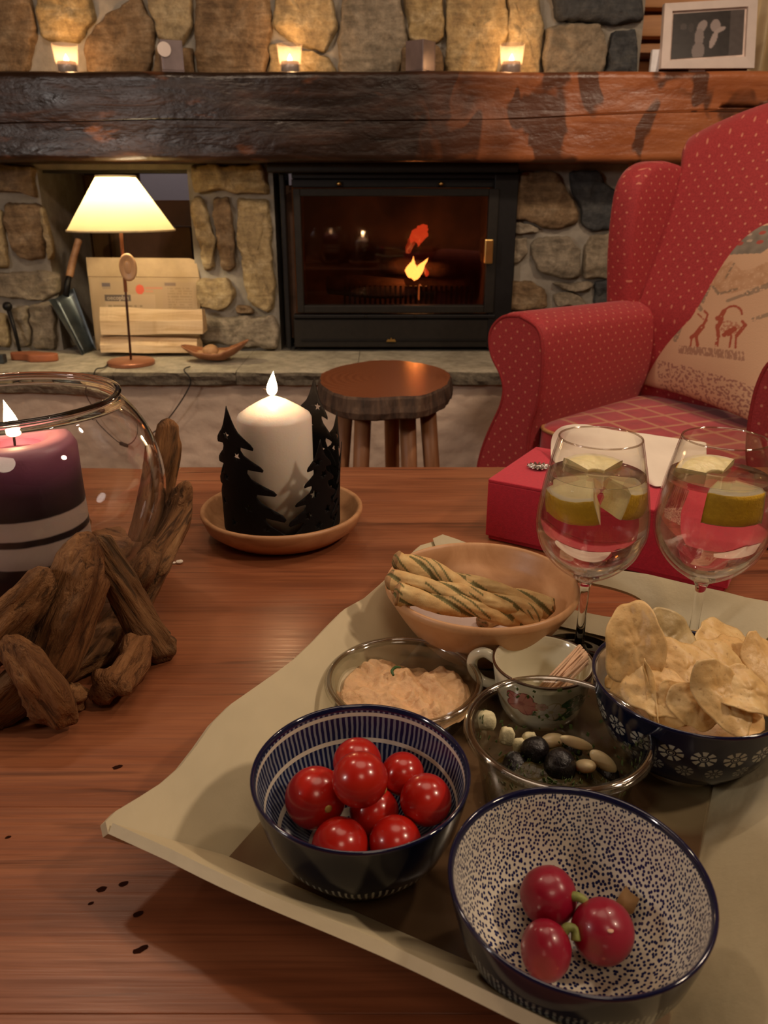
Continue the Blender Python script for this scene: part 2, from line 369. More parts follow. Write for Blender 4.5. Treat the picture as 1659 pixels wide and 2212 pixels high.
def stone(poly, mat, Y=YW, depth=0.045, seed=0, parent=None, name='stone'):
    """irregular field stone: outline on the wall face, raised and rounded towards the room"""
    P = [PY(x, y, Y) for x, y in poly]; c = sum(P, Vector()) / len(P)
    pts = [Vector((p.x - c.x, p.z - c.z, 0)) for p in P]; loop = []
    for a, b in zip(pts, pts[1:] + pts[:1]):
        k = max(1, int((b - a).length / 0.013))
        loop += [a.lerp(b, t / k) for t in range(k)]
    n = len(loop)
    for _ in range(1): loop = [(loop[i - 1] + loop[i] * 2 + loop[(i + 1) % n]) / 4 for i in range(n)]
    V, Fc = [], []
    depth *= 0.62
    rings = [(1.03, 0.012), (1.03, -depth * 0.35), (1.0, -depth * 0.75), (0.965, -depth * 0.95), (0.88, -depth * 1.0), (0.74, -depth * 1.02), (0.55, -depth * 1.05), (0.35, -depth * 1.06), (0.15, -depth * 1.06)]
    for s, d in rings:
        for q in loop:
            p = Vector((q.x * s, d, q.y * s)); w = noise.noise_vector(p * 14 + Vector((seed, 0, seed * 2)))
            w2 = noise.noise_vector(p * 42 + Vector((seed * 3, 0, 0)))
            e = 0.011 if d < 0 else 0.003
            fc = abs(noise.noise(Vector((p.x * 11 + p.z * 4, p.z * 17, seed)))) * 0.016
            V.append(p + w * e + w2 * e * 0.7 - Vector((0, fc if d < -depth * 0.5 else 0, 0)))
    m = len(rings)
    for j in range(m - 1):
        for i in range(n): Fc.append((j * n + i, j * n + (i + 1) % n, (j + 1) * n + (i + 1) % n, (j + 1) * n + i))
    Fc.append(tuple((m - 1) * n + i for i in range(n)))
    o = obj(name, (V, [f[::-1] for f in Fc]), mat, parent or wall_back); o.location = c
    return o
def cv(pts, s, ox, oy): return [(x / s + ox, y / s + oy) for x, y in pts]
mid = [([(1110, 45), (1520, 45), (1545, 120), (1545, 205), (1400, 210), (1280, 195), (1140, 200), (1105, 110)], TAN),
       ([(1130, 225), (1170, 225), (1200, 300), (1225, 420), (1250, 480), (1240, 640), (1190, 655), (1165, 560), (1140, 400), (1120, 300)], TAN),
       ([(1230, 240), (1320, 240), (1345, 330), (1355, 480), (1360, 640), (1290, 650), (1270, 520), (1250, 380)], BROWNST),
       ([(1375, 240), (1555, 255), (1575, 560), (1590, 880), (1530, 890), (1455, 850), (1410, 690), (1385, 450)], TAN),
       ([(1155, 700), (1330, 700), (1370, 790), (1330, 860), (1240, 885), (1165, 870), (1145, 780)], TAN),
       ([(1365, 850), (1450, 850), (1475, 895), (1360, 900)], BROWNST),
       ([(1180, 925), (1590, 915), (1620, 1000), (1610, 1100), (1400, 1090), (1180, 1060), (1165, 1000), (1195, 970)], GREY)]
for k, (p, m) in enumerate(mid): stone(cv(p, 2.676, 0, 340), m, seed=k + 1, depth=0.05)
left = [([(60, 440), (380, 450), (430, 560), (440, 960), (300, 975), (140, 920), (130, 830), (60, 650)], BROWNST),
        ([(385, 460), (415, 470), (500, 780), (515, 980), (455, 975), (435, 700)], TAN),
        ([(-300, 80), (330, 80), (345, 200), (360, 380), (150, 330), (-300, 320)], BROWNST),
        ([(-200, 1110), (440, 1090), (560, 1130), (560, 1290), (450, 1370), (300, 1350), (100, 1330), (-200, 1290)], GREY),
        ([(120, 1470), (280, 1400), (310, 1800), (150, 1800)], GREY), ([(300, 1390), (500, 1400), (545, 1560), (555, 1840), (350, 1820), (320, 1600)], GREY),
        ([(-160, 1470), (70, 1480), (115, 1800), (-160, 1800)], TAN), ([(-250, 480), (30, 500), (60, 760), (90, 1040), (-250, 1040)], TAN)]
for k, (p, m) in enumerate(left): stone(cv(p, 4.425, 0, 340), m, seed=k + 11, depth=0.04)
right = [([(540, 150), (900, 150), (1000, 280), (1120, 520), (1130, 650), (1040, 680), (900, 710), (780, 700), (700, 640), (510, 630), (490, 400)], BROWNST),
         ([(1050, 150), (1340, 150), (1420, 280), (1540, 330), (1560, 520), (1470, 720), (1300, 740), (1190, 680), (1150, 480), (1080, 320)], SLATE),
         ([(480, 660), (700, 670), (750, 750), (500, 770)], GREY), ([(480, 800), (640, 800), (630, 960), (500, 1090), (470, 1000)], GREY),
         ([(710, 810), (1060, 800), (1150, 900), (1165, 1190), (1000, 1190), (760, 1150), (690, 960)], GREY),
         ([(1200, 900), (1250, 790), (1480, 770), (1500, 1000), (1480, 1180), (1190, 1210)], GREY),
         ([(450, 1240), (660, 1220), (820, 1330), (850, 1480), (700, 1510), (430, 1520)], BROWNST), ([(880, 1240), (1290, 1250), (1285, 1305), (1180, 1320), (960, 1290)], GREY),
         ([(910, 1360), (1060, 1335), (1200, 1400), (1230, 1480), (920, 1490)], GREY), ([(1310, 1230), (1470, 1200), (1460, 1460), (1290, 1460)], SLATE),
         ([(430, 1550), (900, 1540), (900, 1850), (430, 1850)], GREY), ([(930, 1530), (1450, 1500), (1450, 1850), (930, 1850)], BROWNST)]
for k, (p, m) in enumerate(right): stone(cv(p, 4.608, 1000, 340), m, seed=k + 21, depth=0.04)
upper = [([(-60, -50), (60, -30), (78, 80), (50, 175), (-60, 175)], BROWNST), ([(85, -60), (180, -60), (205, 40), (170, 90), (100, 85)], TAN),
         ([(215, 60), (300, -10), (332, 80), (320, 175), (200, 175), (190, 100)], BROWNST), ([(312, -60), (410, -60), (415, 60), (390, 100), (342, 80)], TAN),
         ([(345, 105), (415, 105), (420, 175), (335, 175)], BROWNST), ([(440, -50), (570, -50), (585, 60), (565, 175), (435, 175), (428, 60)], BROWNST),
         ([(595, -60), (700, -50), (728, 60), (700, 110), (640, 95), (598, 60)], TAN), ([(590, 100), (640, 105), (705, 125), (728, 175), (585, 175)], TAN),
         ([(750, -50), (855, -50), (875, 80), (850, 175), (742, 175), (737, 80)], GREY), ([(872, -30), (940, -50), (962, 50), (950, 95), (888, 85)], TAN),
         ([(870, 105), (950, 105), (955, 175), (862, 175)], BROWNST), ([(970, -50), (1082, -50), (1092, 60), (1060, 175), (965, 175)], TAN),
         ([(1094, -60), (1150, -60), (1170, 60), (1160, 175), (1085, 175), (1095, 90)], TAN), ([(1190, -40), (1376, -40), (1378, 45), (1320, 53), (1210, 45)], SLATE),
         ([(1178, 64), (1290, 58), (1310, 110), (1292, 175), (1175, 175)], GREY), ([(1318, 75), (1368, 66), (1372, 175), (1302, 175)], SLATE)]
def grow(p, k_):
    cx_, cy_ = sum(q[0] for q in p) / len(p), sum(q[1] for q in p) / len(p); return [(cx_ + (x - cx_) * k_, cy_ + (y - cy_) * k_) for x, y in p]
for k, (p, m) in enumerate(upper): stone(grow(p, 1.05), m, Y=YW, seed=k + 41, depth=0.05)

# niche: boarded back, open to the next room on the right, dark lintel
struct('trim_1', merge(box(XA - 0.02, px_x(300, 3.45, 430), 3.47, 3.5, HZ, ZF)), DARKM)
nb = thing('niche_boards', 'dark upright boards closing the back of the fireside niche', 'boards', (0, 0, 0))
xa, xb = px_x(70, 3.46, 430), px_x(308, 3.46, 430)
for k in range(6):
    x0 = xa + (xb - xa) * k / 6; x1 = xa + (xb - xa) * (k + 1) / 6
    bevel(obj('board', box(x0 + 0.003, x1 - 0.003, 3.44 + 0.006 * (k % 2), 3.468, HZ, ZF - 0.005), BOARD, nb, False), 0.003)
struct('trim_2', box(XA, XB, 3.05, 3.12, PY(300, 374, 3.05).z, ZF + 0.01), DARKM)
z0 = HZ
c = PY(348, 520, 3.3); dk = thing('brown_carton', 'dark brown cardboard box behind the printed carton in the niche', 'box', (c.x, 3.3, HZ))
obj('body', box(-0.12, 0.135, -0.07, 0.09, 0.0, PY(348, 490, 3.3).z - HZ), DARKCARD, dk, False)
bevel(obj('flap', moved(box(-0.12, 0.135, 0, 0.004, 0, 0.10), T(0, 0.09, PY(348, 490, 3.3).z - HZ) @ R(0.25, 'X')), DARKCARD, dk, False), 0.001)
c = PY(428, 545, 3.42)
zt_ = (PY(430, 497, 3.42).z - HZ) / 2
rc = tag(obj('red_cloth', jitter(moved(rbox(0.045, 0.035, zt_, 0.4), T(PY(448, 545, 3.42).x, 3.42, HZ + zt_)), 0.008, 12), plain('red_cloth', (0.4, 0.03, 0.06), 0.8, 20, 0.4)), 'red folded cloth just seen through the niche opening beside the stones', 'cloth')

# ------------------------------------------------------------------ hearth
hearth = thing('hearth_ledge', 'long pale stone hearth ledge with a rough chipped front edge', 'ledge', (0, 0, HZ))
hy0 = PZ(830, 803, HZ).y
cuts = [-1.9, px_x(-40, 2.7), px_x(235, 2.7), px_x(505, 2.7), px_x(770, 2.7), px_x(1100, 2.7), 1.15]
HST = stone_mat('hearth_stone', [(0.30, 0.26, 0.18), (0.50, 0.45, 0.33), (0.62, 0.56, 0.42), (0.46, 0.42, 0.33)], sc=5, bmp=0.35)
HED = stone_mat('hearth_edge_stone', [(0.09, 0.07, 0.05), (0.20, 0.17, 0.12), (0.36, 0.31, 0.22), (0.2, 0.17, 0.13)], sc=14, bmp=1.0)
for k in range(len(cuts) - 1):
    x0, x1 = cuts[k] + 0.0008, cuts[k + 1] - 0.0008; nx, ny = int((x1 - x0) / 0.02), 14
    sec = [(2.996, 0), (2.9, 0), (2.8, 0), (hy0 + 0.03, 0), (hy0 + 0.006, -0.004), (hy0 - 0.002, -0.014), (hy0 + 0.002, -0.030), (hy0 + 0.004, -0.044), (hy0 + 0.02, -0.05), (2.996, -0.05)]
    V = []; Fc = []
    for i in range(nx + 1):
        x = x0 + (x1 - x0) * i / nx
        for j, (y, zz) in enumerate(sec):
            w = noise.noise_vector(Vector((x * 9, j * 0.9, 3 * k))) ; w2 = noise.noise_vector(Vector((x * 30, j * 2.0, k)))
            a = 0.012 if 3 <= j <= 8 else 0.0012
            V.append((x + (w.x * 0.004 if 0 < i < nx else 0), y + w.y * a + w2.y * a * 0.6, zz + (w.z * a * 0.35 if j > 3 else w.z * 0.0008)))
    m = len(sec)
    for i in range(nx):
        for j in range(m - 1): Fc.append((i * m + j, i * m + j + 1, (i + 1) * m + j + 1, (i + 1) * m + j))
    Fc.append(tuple(range(m))); Fc.append(tuple(nx * m + j for j in range(m))[::-1])
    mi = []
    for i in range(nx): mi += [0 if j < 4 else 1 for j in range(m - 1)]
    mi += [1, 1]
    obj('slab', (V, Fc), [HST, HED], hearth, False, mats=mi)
struct('wall_hearth', grid(lambda u, v: (-1.9 + 3.05 * u, hy0 + 0.035 + 0.007 * noise.noise(Vector((u * 60, v * 8, 0))) + 0.004 * noise.noise(Vector((u * 140, v * 20, 5))), (HZ - 0.05) * v), 200, 24), PLASTER, True)
struct('wall_hearth_core', box(-1.9, 1.15, hy0 + 0.05, YW, 0, HZ - 0.052), PLASTER)

# ------------------------------------------------------------------ mantel beam
def beam_mat():
    m, nt, b = newmat('old_beam'); setp(b, rough=0.3, spec=0.4)
    v = co(nt, (2.2, 9, 14)); v1 = co(nt)
    n = noi(nt, v, 1.6, 7, 0.6, 0.8)
    sx = nt.nodes.new('ShaderNodeSeparateXYZ'); nt.links.new(v1, sx.inputs[0])
    # the right half is bare orange wood with dark patches, the left is smoke-blackened
    blot = noi(nt, co(nt, (5, 5, 3.5), rot=(0, 0.6, 0)), 1.5, 2, 0.45, 0.6)
    wx = M_(nt, 'ADD', sx.outputs[0], M_(nt, 'MULTIPLY', blot, 0.6))
    worn = ramp(nt, M_(nt, 'MULTIPLY', M_(nt, 'ADD', wx, 1.0), 0.4), [(0.56, 0.0), (0.74, 1.0)])
    lo = ramp(nt, n, [(0.3, (0.007, 0.0035, 0.002)), (0.55, (0.024, 0.010, 0.005)), (0.75, (0.065, 0.024, 0.010))])
    hi = ramp(nt, n, [(0.3, (0.26, 0.075, 0.026)), (0.6, (0.42, 0.14, 0.05))])
    hi = mix(nt, ramp(nt, blot, [(0.53, 0.0), (0.57, 0.85)]), hi, (0.07, 0.028, 0.016))
    c = mix(nt, worn, lo, hi)
    lb = noi(nt, co(nt, (3, 3, 9)), 2.0, 3)
    c = mix(nt, ramp(nt, lb, [(0.62, 0.0), (0.72, 0.7)]), c, (0.16, 0.055, 0.02))
    nt.links.new(c, b.inputs['Base Color'])
    nt.links.new(ramp(nt, n, [(0.3, 0.24), (0.7, 0.40)]), b.inputs['Roughness'])
    bump(nt, b, M_(nt, 'ADD', n, noi(nt, co(nt, (8, 8, 14), rot=(0, 0.5, 0)), 2.5, 3)), 0.35, 0.009)
    return m
BEAMM = beam_mat()
beam = thing('mantel_beam', 'massive old dark hewn timber beam above the fireplace, orange towards its right end', 'beam', (0, 2.80, BZ0))
bh = BZ1 - BZ0
def crack(x):                  # height fraction of the long split in the face
    px = 830 + x / 2.62 * 1700
    return (350 - (268 - 26 * max(px, 0) / 1659 - 6 * math.sin(px / 190.0))) / 197.0
nx = 260; V = []; Fc = []
zs = [0.0, 0.03, 0.08, 0.15, 0.22, 0.30, 0.36, None, None, None, None, None, 0.6, 0.68, 0.76, 0.84, 0.92, 0.97, 1.0]
x0, x1 = -1.9, 2.35
for i in range(nx + 1):
    x = x0 + (x1 - x0) * i / nx; c = crack(x)
    w = 0.003 + 0.008 * max(0, x - 0.5) + 0.002 * noise.noise(Vector((x * 5, 0, 0)))
    row = []
    for j, q in enumerate(zs):
        y = 0.0
        if q is None:
            q = c + (j - 9) * w * 1.1 / (bh * 2)
            y = {7: 0, 8: 0.0, 9: 0.03, 10: 0.0, 11: 0}[j]
        if j == 0 or j == len(zs) - 1: y = 0.014
        nn = noise.noise(Vector((x * 3, q * 2, 1))) * 0.008 + noise.noise(Vector((x * 9, q * 4, 4))) * 0.0025
        row.append((x, y + nn, q * bh + noise.noise(Vector((x * 3, 7, q))) * 0.004))
    row += [(x, 0.2, bh), (x, 0.2, 0.0)]
    V += row
m = len(zs) + 2
for i in range(nx):
    for j in range(m): Fc.append((i * m + j, (i + 1) * m + j, (i + 1) * m + (j + 1) % m, i * m + (j + 1) % m))
Fc.append(tuple(range(m))); Fc.append(tuple(nx * m + j for j in range(m))[::-1])
obj('timber', (V, Fc), BEAMM, beam)
ls = thing('steel_lintel', 'narrow dark strip of metal right under the beam above the fireplace', 'lintel', (0, 0, 0))
p0, p1 = PY(575, 352, 2.9), PY(1120, 372, 2.9)
bevel(obj('plate', box(p0.x, p1.x, 2.9, 3.0, p1.z, p0.z), DARKM, ls, False), 0.004)

# ------------------------------------------------------------------ fireplace insert
fp = thing('fireplace_insert', 'black metal built-in wood fireplace with a glass door and a small fire', 'fireplace', (0, 0, HZ))
def fb(name, px0, py0, px1, py1, Y0, Y1, mat, bv=0.003, parent=None):
    a, b = PY(px0, py0, Y0), PY(px1, py1, Y0)
    o = obj(name, box(a.x, b.x, Y0, Y1, b.z - HZ, a.z - HZ), mat, parent or fp, False); return bevel(o, bv) if bv else o
FX0, FX1 = 602, 1100
zb = 753
fb('frame_side', FX0, 374, FX0 + 27, zb, 2.955, 3.1, BLACKM); fb('frame_side', FX1 - 30, 374, FX1, zb, 2.955, 3.1, BLACKM)
fb('frame_top', FX0 + 27, 374, FX1 - 30, 386, 2.955, 3.1, BLACKM)
fb('top_panel', FX0 + 28, 387, FX1 - 31, 405, 2.975, 3.05, BLACKM)
dr = fb('door', 632, 407, 644, 676, 2.945, 2.985, DARKM)
a, b = PY(632, 407, 2.945), PY(1066, 676, 2.945); g0, g1 = PY(648, 424, 2.945), PY(1046, 660, 2.945)
dr.data.clear_geometry()
vf = merge(box(a.x, g0.x, 2.945, 2.985, b.z - HZ, a.z - HZ), box(g1.x, b.x, 2.945, 2.985, b.z - HZ, a.z - HZ), box(g0.x, g1.x, 2.945, 2.985, b.z - HZ, g1.z - HZ), box(g0.x, g1.x, 2.945, 2.985, g0.z - HZ, a.z - HZ))
dr.data.from_pydata([tuple(v) for v in vf[0]], [], vf[1])
obj('glass_pane', box(g0.x, g1.x, 2.968, 2.972, g1.z - HZ, g0.z - HZ), thin_glass('oven_glass', (0.66, 0.52, 0.44), 0.03, 0.06), fp, False)
hd = fb('handle', 1048, 517, 1064, 570, 2.90, 2.925, BRASS, 0.004, dr)
fb('handle_stem', 1052, 538, 1060, 550, 2.92, 2.95, BLACKM, 0.001, dr)
for px in (732, 953):
    c = PY(px, 397, 2.96); k = obj('knob', moved(sphere(0.009, 16, 10), T(c.x, 2.962, c.z - HZ)), BRASS, fp)
fb('lower_rail', 634, 680, 1070, 688, 2.95, 3.0, BLACKM)
for px in (790, 897):
    c = PY(px, 684, 2.94); obj('bolt', moved(sphere(0.005, 10, 6), T(c.x, 2.948, c.z - HZ)), DARKM, fp)
fb('ash_panel', 634, 690, 1066, 750, 2.960, 3.0, DARKM)
fb('ash_slot', 650, 733, 1050, 737, 2.956, 2.962, BLACKM, 0)
c = PY(845, 735, 2.95)
obj('emblem', moved(extrude_poly([(-0.018, -0.006), (0.018, -0.006), (0.013, 0.004), (0.004, 0.002), (0, 0.010), (-0.004, 0.002), (-0.013, 0.004)], 0.003), T(c.x, 2.955, c.z - HZ) @ R(PI / 2, 'X')), BRASS, fp, False)
IN = plain('firebrick', (0.13, 0.075, 0.05), 0.9, 12, 0.4, 0.4)
xa, xb = PY(636, 560, 3.0).x, PY(1062, 560, 3.0).x; za, zc = 0.045, PY(830, 400, 3.0).z - HZ
vf = merge(box(xa, xb, 3.42, 3.44, za, zc), box(xa - 0.02, xa, 3.0, 3.44, za, zc), box(xb, xb + 0.02, 3.0, 3.44, za, zc), box(xa, xb, 3.0, 3.44, za - 0.02, za), box(xa, xb, 3.0, 3.44, zc, zc + 0.02))
obj('firebox', vf, IN, fp, False)
for k in range(26):            # grate teeth
    px = 742 + k * 11; a = PY(px, 618, 3.04); b = PY(px + 5, 640, 3.04)
    obj('grate_bar', box(a.x, b.x, 3.04, 3.06, za, a.z - HZ), BLACKM, fp, False)
CHAR = plain('charred_log', (0.05, 0.025, 0.015), 0.95, 20, 0.6, 1.0)
def log_thing(px, py, Y, L, r, ang, lab):
    c = PY(px, py, Y)
    vf = jitter(tube([(-L / 2, 0, 0), (-L / 4, 0, 0.004), (0, 0, 0), (L / 4, 0, -0.003), (L / 2, 0, 0)], [r * 0.9, r, r * 1.05, r, r * 0.92], 12), 0.008, 14, px)
    o = tag(obj('fire_log', vf, CHAR), lab, 'log'); o.location = c; o.rotation_euler = (0, 0.05, ang); return o
log_thing(790, 620, 3.20, 0.30, 0.040, 0.12, 'charred log lying in the firebox, left of the flame')
log_thing(925, 608, 3.345, 0.34, 0.040, -0.06, 'charred log in the firebox behind the flame')
log_thing(905, 578, 3.27, 0.30, 0.034, 0.05, 'smaller charred log on top of the pile in the firebox')
def teardrop(w, h, n=20, m=16, lean=0.0):
    V, Fc = lathe([(max(w * math.sin(PI * t ** 0.62) * (1 - 0.25 * t), 1e-5), h * t) for t in [i / m for i in range(m + 1)]], n, cap=False)
    return [(x + lean * (z / h) ** 2 * h, y, z) for x, y, z in V], Fc
FIRE = emis('fire', (1.0, 0.42, 0.10), 9); EMB = emis('ember_fire', (1.0, 0.10, 0.03), 1.3)
c = PY(900, 598, 3.12)
f1 = thing('fire', 'bright orange log fire burning inside the glass door', 'fire', c)
def tongue(w, h, lean, x, y, z, m_, sd): obj('flame', jitter(moved(teardrop(w, h, 24, 18, lean=lean), T(x, y, z)), w * 0.45, 32, sd), m_, f1)
tongue(0.020, 0.085, 0.10, -0.022, 0, -0.006, FIRE, 3.1); tongue(0.018, 0.074, 0.50, 0.004, 0.004, -0.004, FIRE, 8.4); tongue(0.020, 0.050, 0.1, -0.004, -0.005, -0.010, FIRE, 5.7)
tongue(0.010, 0.035, -0.2, 0.040, 0.01, 0.0, EMB, 1.9)
obj('flame', jitter(moved(rbox(0.026, 0.012, 0.040, 0.7), T(0.010, 0.12, 0.145) @ R(0.5, 'Y')), 0.020, 34, 2.2), EMB, f1)
obj('flame', jitter(moved(rbox(0.012, 0.008, 0.034, 0.7), T(-0.022, 0.12, 0.105) @ R(0.35, 'Y')), 0.012, 44, 6.2), emis('dim_flame', (1.0, 0.10, 0.03), 0.5), f1)
obj('glow', jitter(moved(rbox(0.006, 0.006, 0.030, 0.7), T(0.012, -0.01, -0.055)), 0.004, 60), emis('ember_glow', (1, 0.30, 0.08), 0.7), f1)
point('fire_light', (0.0, 0.04, 0.03), 1.5, (1.0, 0.42, 0.14), 0.03, f1)

# ------------------------------------------------------------------ tea lights and tumblers on the beam
FROST = thin_glass('frosted_glass', (0.86, 0.8, 0.76), 0.25, 0.12)
m_, nt, b = newmat('ribbed_glass'); setp(b, rough=0.25, alpha=0.17); b.inputs['Base Color'].default_value = (0.85, 0.7, 0.58, 1); RIB = m_
TIN = plain('tealight_tin', (0.35, 0.30, 0.27), 0.35, 40, 0.1, metal=0.7); WAX = plain('wax', (0.85, 0.75, 0.6), 0.5, 40, 0.03, sss=0.3)
def tealight(px, lab):
    c = PY(px, 150, 2.875); t = thing('tealight_holder', lab, 'candle holder', (c.x, 2.875, BZ1 + 0.001), 0, 'tealights on the mantel beam')
    prof = [(0.030, 0), (0.032, 0.002), (0.036, 0.04), (0.040, 0.083), (0.038, 0.083), (0.034, 0.04), (0.030, 0.006)]
    V, Fc = lathe(prof, 48, closed=True)
    obj('ribbed_glass', (V, Fc), RIB, t)
    cup = obj('tin_cup', lathe([(0.0001, 0.004), (0.0285, 0.004), (0.029, 0.034), (0.027, 0.034), (0.027, 0.028), (0.0001, 0.028)], 32), TIN, t)
    obj('wax', lathe([(0.0001, 0.026), (0.0265, 0.026), (0.0265, 0.030), (0.0001, 0.029)], 32), WAX, cup)
    obj('flame', moved(teardrop(0.0085, 0.026), T(0, 0, 0.032)), FLAME, t)
    point('tealight_flame_light', (0, 0, 0.055), 1.2, (1.0, 0.55, 0.24), 0.012, t)
tealight(146, 'lit tealight in a ribbed glass, leftmost of the three on the beam')
tealight(627, 'lit tealight in a ribbed glass, above the fireplace\'s left corner')
tealight(1104, 'lit tealight in a ribbed glass, rightmost of the three on the beam')
UNL = plain('grey_mirror_glass', (0.17, 0.13, 0.13), 0.3, 20, 0.2, metal=0.3)
for px, lab in ((372, 'unlit mauve-grey square tumbler between the left and middle tealights'), (908, 'unlit mauve-grey square tumbler between the middle and right tealights')):
    c = PY(px, 150, 2.87); t = thing('tumbler', lab, 'tumbler', (c.x, 2.87, BZ1 + 0.001), 0.35 if px < 500 else 0.9)
    s = 0.034
    bevel(obj('cup', merge(box(-s, s, -s, s, 0, 0.006), box(-s, -s + .004, -s, s, .006, .09), box(s - .004, s, -s, s, .006, .09), box(-s + .004, s - .004, -s, -s + .004, .006, .09), box(-s + .004, s - .004, s - .004, s, .006, .09)), UNL, t, False), 0.001)
    if px < 500:
        d = obj('disc', moved(lathe([(0.0001, 0), (0.021, 0), (0.021, 0.003), (0.0001, 0.003)], 24), T(-0.024, -s - 0.003, 0.062) @ R(PI / 2, 'X')), WHITE, t, False); d['label'] = 'oval white disc on the rim'

# ------------------------------------------------------------------ framed photo, card, curtain
fr = thing('photo_frame', 'pale framed black and white photo of a couple standing on the beam', 'picture frame', (0, 0, 0))
YF = 2.92
def fpnt(px, py, dy=0): 
    p = PY(px, py, YF + (150 - py) * 0.0004); return Vector((p.x, p.y + dy, p.z))
oc = [(1434, 9), (1634, -3), (1626, 148), (1425, 149)]; ic = [(1449, 26), (1612, 16), (1606, 124), (1443, 133)]; pc = [(1454, 31), (1607, 21), (1602, 118), (1448, 128)]
V = []
for d, q in ((-0.012, oc), (-0.016, ic), (0.0, ic), (0.012, oc)): V += [fpnt(x, y, d) for x, y in q]
Fc = [(3, 2, 1, 0)[::-1]] and []
for i in range(4):
    j = (i + 1) % 4
    Fc += [(i, j, 4 + j, 4 + i), (4 + i, 4 + j, 8 + j, 8 + i), (12 + i, 12 + j, j, i)]
Fc.append((12, 13, 14, 15))
obj('frame', (V, Fc), WHITE, fr, False)
obj('mat', ([fpnt(x, y, -0.003) for x, y in ic], [(0, 1, 2, 3)]), plain('mat_board', (0.75, 0.6, 0.52), 0.8), fr, False)
def inell(x, y, cx, cy, a, b, r=0.0):
    c, s = math.cos(r), math.sin(r); dx, dy = x - cx, y - cy
    return ((dx * c + dy * s) / a) ** 2 + ((-dx * s + dy * c) / b) ** 2 < 1
def photo_col(u, v):            # flat print: two standing figures in front of a dark room
    n = noise.noise(Vector((u * 14, v * 10, 0))) * 0.5 + 0.5
    c = 0.020 + 0.018 * n
    if u > 0.80: c = 0.07 + 0.03 * n
    if inell(u, v, 0.15, 0.30, 0.05, 0.07): c = 0.07
    if inell(u, v, 0.26, 0.33, 0.04, 0.1): c = 0.05
    if inell(u, v, 0.41, 0.32, 0.065, 0.14, 0.25): c = 0.30
    if inell(u, v, 0.38, 0.56, 0.065, 0.2, 0.0): c = 0.24
    if inell(u, v, 0.375, 0.86, 0.09, 0.2): c = 0.22
    if inell(u, v, 0.60, 0.32, 0.07, 0.14): c = 0.32
    if inell(u, v, 0.585, 0.62, 0.045, 0.20, 0.2): c = 0.38
    if inell(u, v, 0.665, 0.42, 0.10, 0.045, -0.7): c = 0.38
    return (c, c * 0.82, c * 0.76)
A = [fpnt(x, y, -0.006) for x, y in pc]
NU, NV = 90, 64
o = obj('photograph', grid(lambda u, v: A[0].lerp(A[1], u).lerp(A[3].lerp(A[2], u), v), NU, NV), vcol('photo_print', 0.35), fr)
color_attr(o, [photo_col(i / NU, j / NV) for j in range(NV + 1) for i in range(NU + 1)])
fr_b = obj('easel_back', box(fpnt(1500, 100).x, fpnt(1530, 100).x, YF + 0.02, YF + 0.05, BZ1 + 0.004, BZ1 + 0.10), WHITE, fr, False)
a, b2 = PY(1409, 107, 2.95), PY(1423, 148, 2.95)
tag(bevel(obj('white_card', box(a.x, b2.x, 2.945, 2.965, BZ1 + 0.003, a.z), plain('bright_white', (0.85, 0.85, 0.88), 0.6), None, False), 0.002), 'small white upright card left of the photo frame', 'card')
CURT = plain('curtain', (0.68, 0.55, 0.34), 0.9, 12, 0.1, 0.1)
x0 = PY(1632, 60, 3.2).x
cu = tag(obj('curtain', grid(lambda u, v: (x0 + 0.5 * u, 3.2 + 0.025 * math.sin(u * 70 + v), BZ1 - 0.3 + 1.1 * (1 - v)), 160, 8), CURT), 'cream curtain hanging at the right edge behind the photo frame', 'curtain'); solid(cu, 0.003)
c = PY(1395, 105, 3.2)
ds = thing('wall_bracket', 'dark carved wooden bracket on the log wall left of the photo frame', 'bracket', (c.x, 3.24, BZ1 + 0.02))
bevel(obj('top_board', box(-0.05, 0.06, -0.05, 0.03, 0.07, 0.09), wood('dark_wood', (0.10, 0.035, 0.02), (0.2, 0.07, 0.035), axis=0), ds, False), 0.006)
bevel(obj('post', box(-0.035, 0.035, -0.02, 0.02, -0.3, 0.07), LOGW, ds, False), 0.006)

# ------------------------------------------------------------------ objects on the hearth
lb = PZ(284, 787, HZ)
lmp = thing('table_lamp', 'table lamp with a glowing cream cone shade on a thin copper pole', 'lamp', lb)
bevel(obj('base', lathe([(0.0001, 0), (0.078, 0), (0.080, 0.004), (0.080, 0.012), (0.074, 0.016), (0.0001, 0.017)], 48), COPPER, lmp), 0.001)
obj('felt_pad', lathe([(0.0001, -0.0005), (0.07, -0.0005), (0.07, 0.0002), (0.0001, 0.0002)], 32), BLACKM, lmp)
top = PY(262, 510, lb.y) - lb
obj('pole', tube([(0, 0, 0.014), top * 0.5, top * 0.60], 0.0042, 10), plain('dark_bronze', (0.07, 0.025, 0.018), 0.4, metal=0.5), lmp)
obj('upper_pole', tube([top * 0.58, top * 1.02, top * 1.25], 0.0062, 10), COPPER, lmp)
mc = PY(278, 577, lb.y - 0.012) - lb
MED = wood('medallion_wood', (0.42, 0.22, 0.10), (0.62, 0.38, 0.2), axis=2, rough=0.4)
md = obj('medallion', moved(lathe([(0.0001, 0), (0.028, 0), (0.031, 0.003), (0.031, 0.010), (0.028, 0.013), (0.024, 0.011), (0.0001, 0.011)], 40), T(*mc) @ R(PI / 2, 'X') @ Matrix.Diagonal((0.92, 1.42, 1, 1))), MED, lmp)
obj('carved_leaf', moved(rbox(0.010, 0.003, 0.020, 0.8), T(mc.x, mc.y - 0.011, mc.z)), MED, md)
sc = PY(260, 497, lb.y) - lb; stp = PY(252, 381, lb.y) - lb
r1 = (PY(373, 500, lb.y).x - PY(148, 496, lb.y).x) / 2; r0 = (PY(293, 381, lb.y).x - PY(211, 381, lb.y).x) / 2
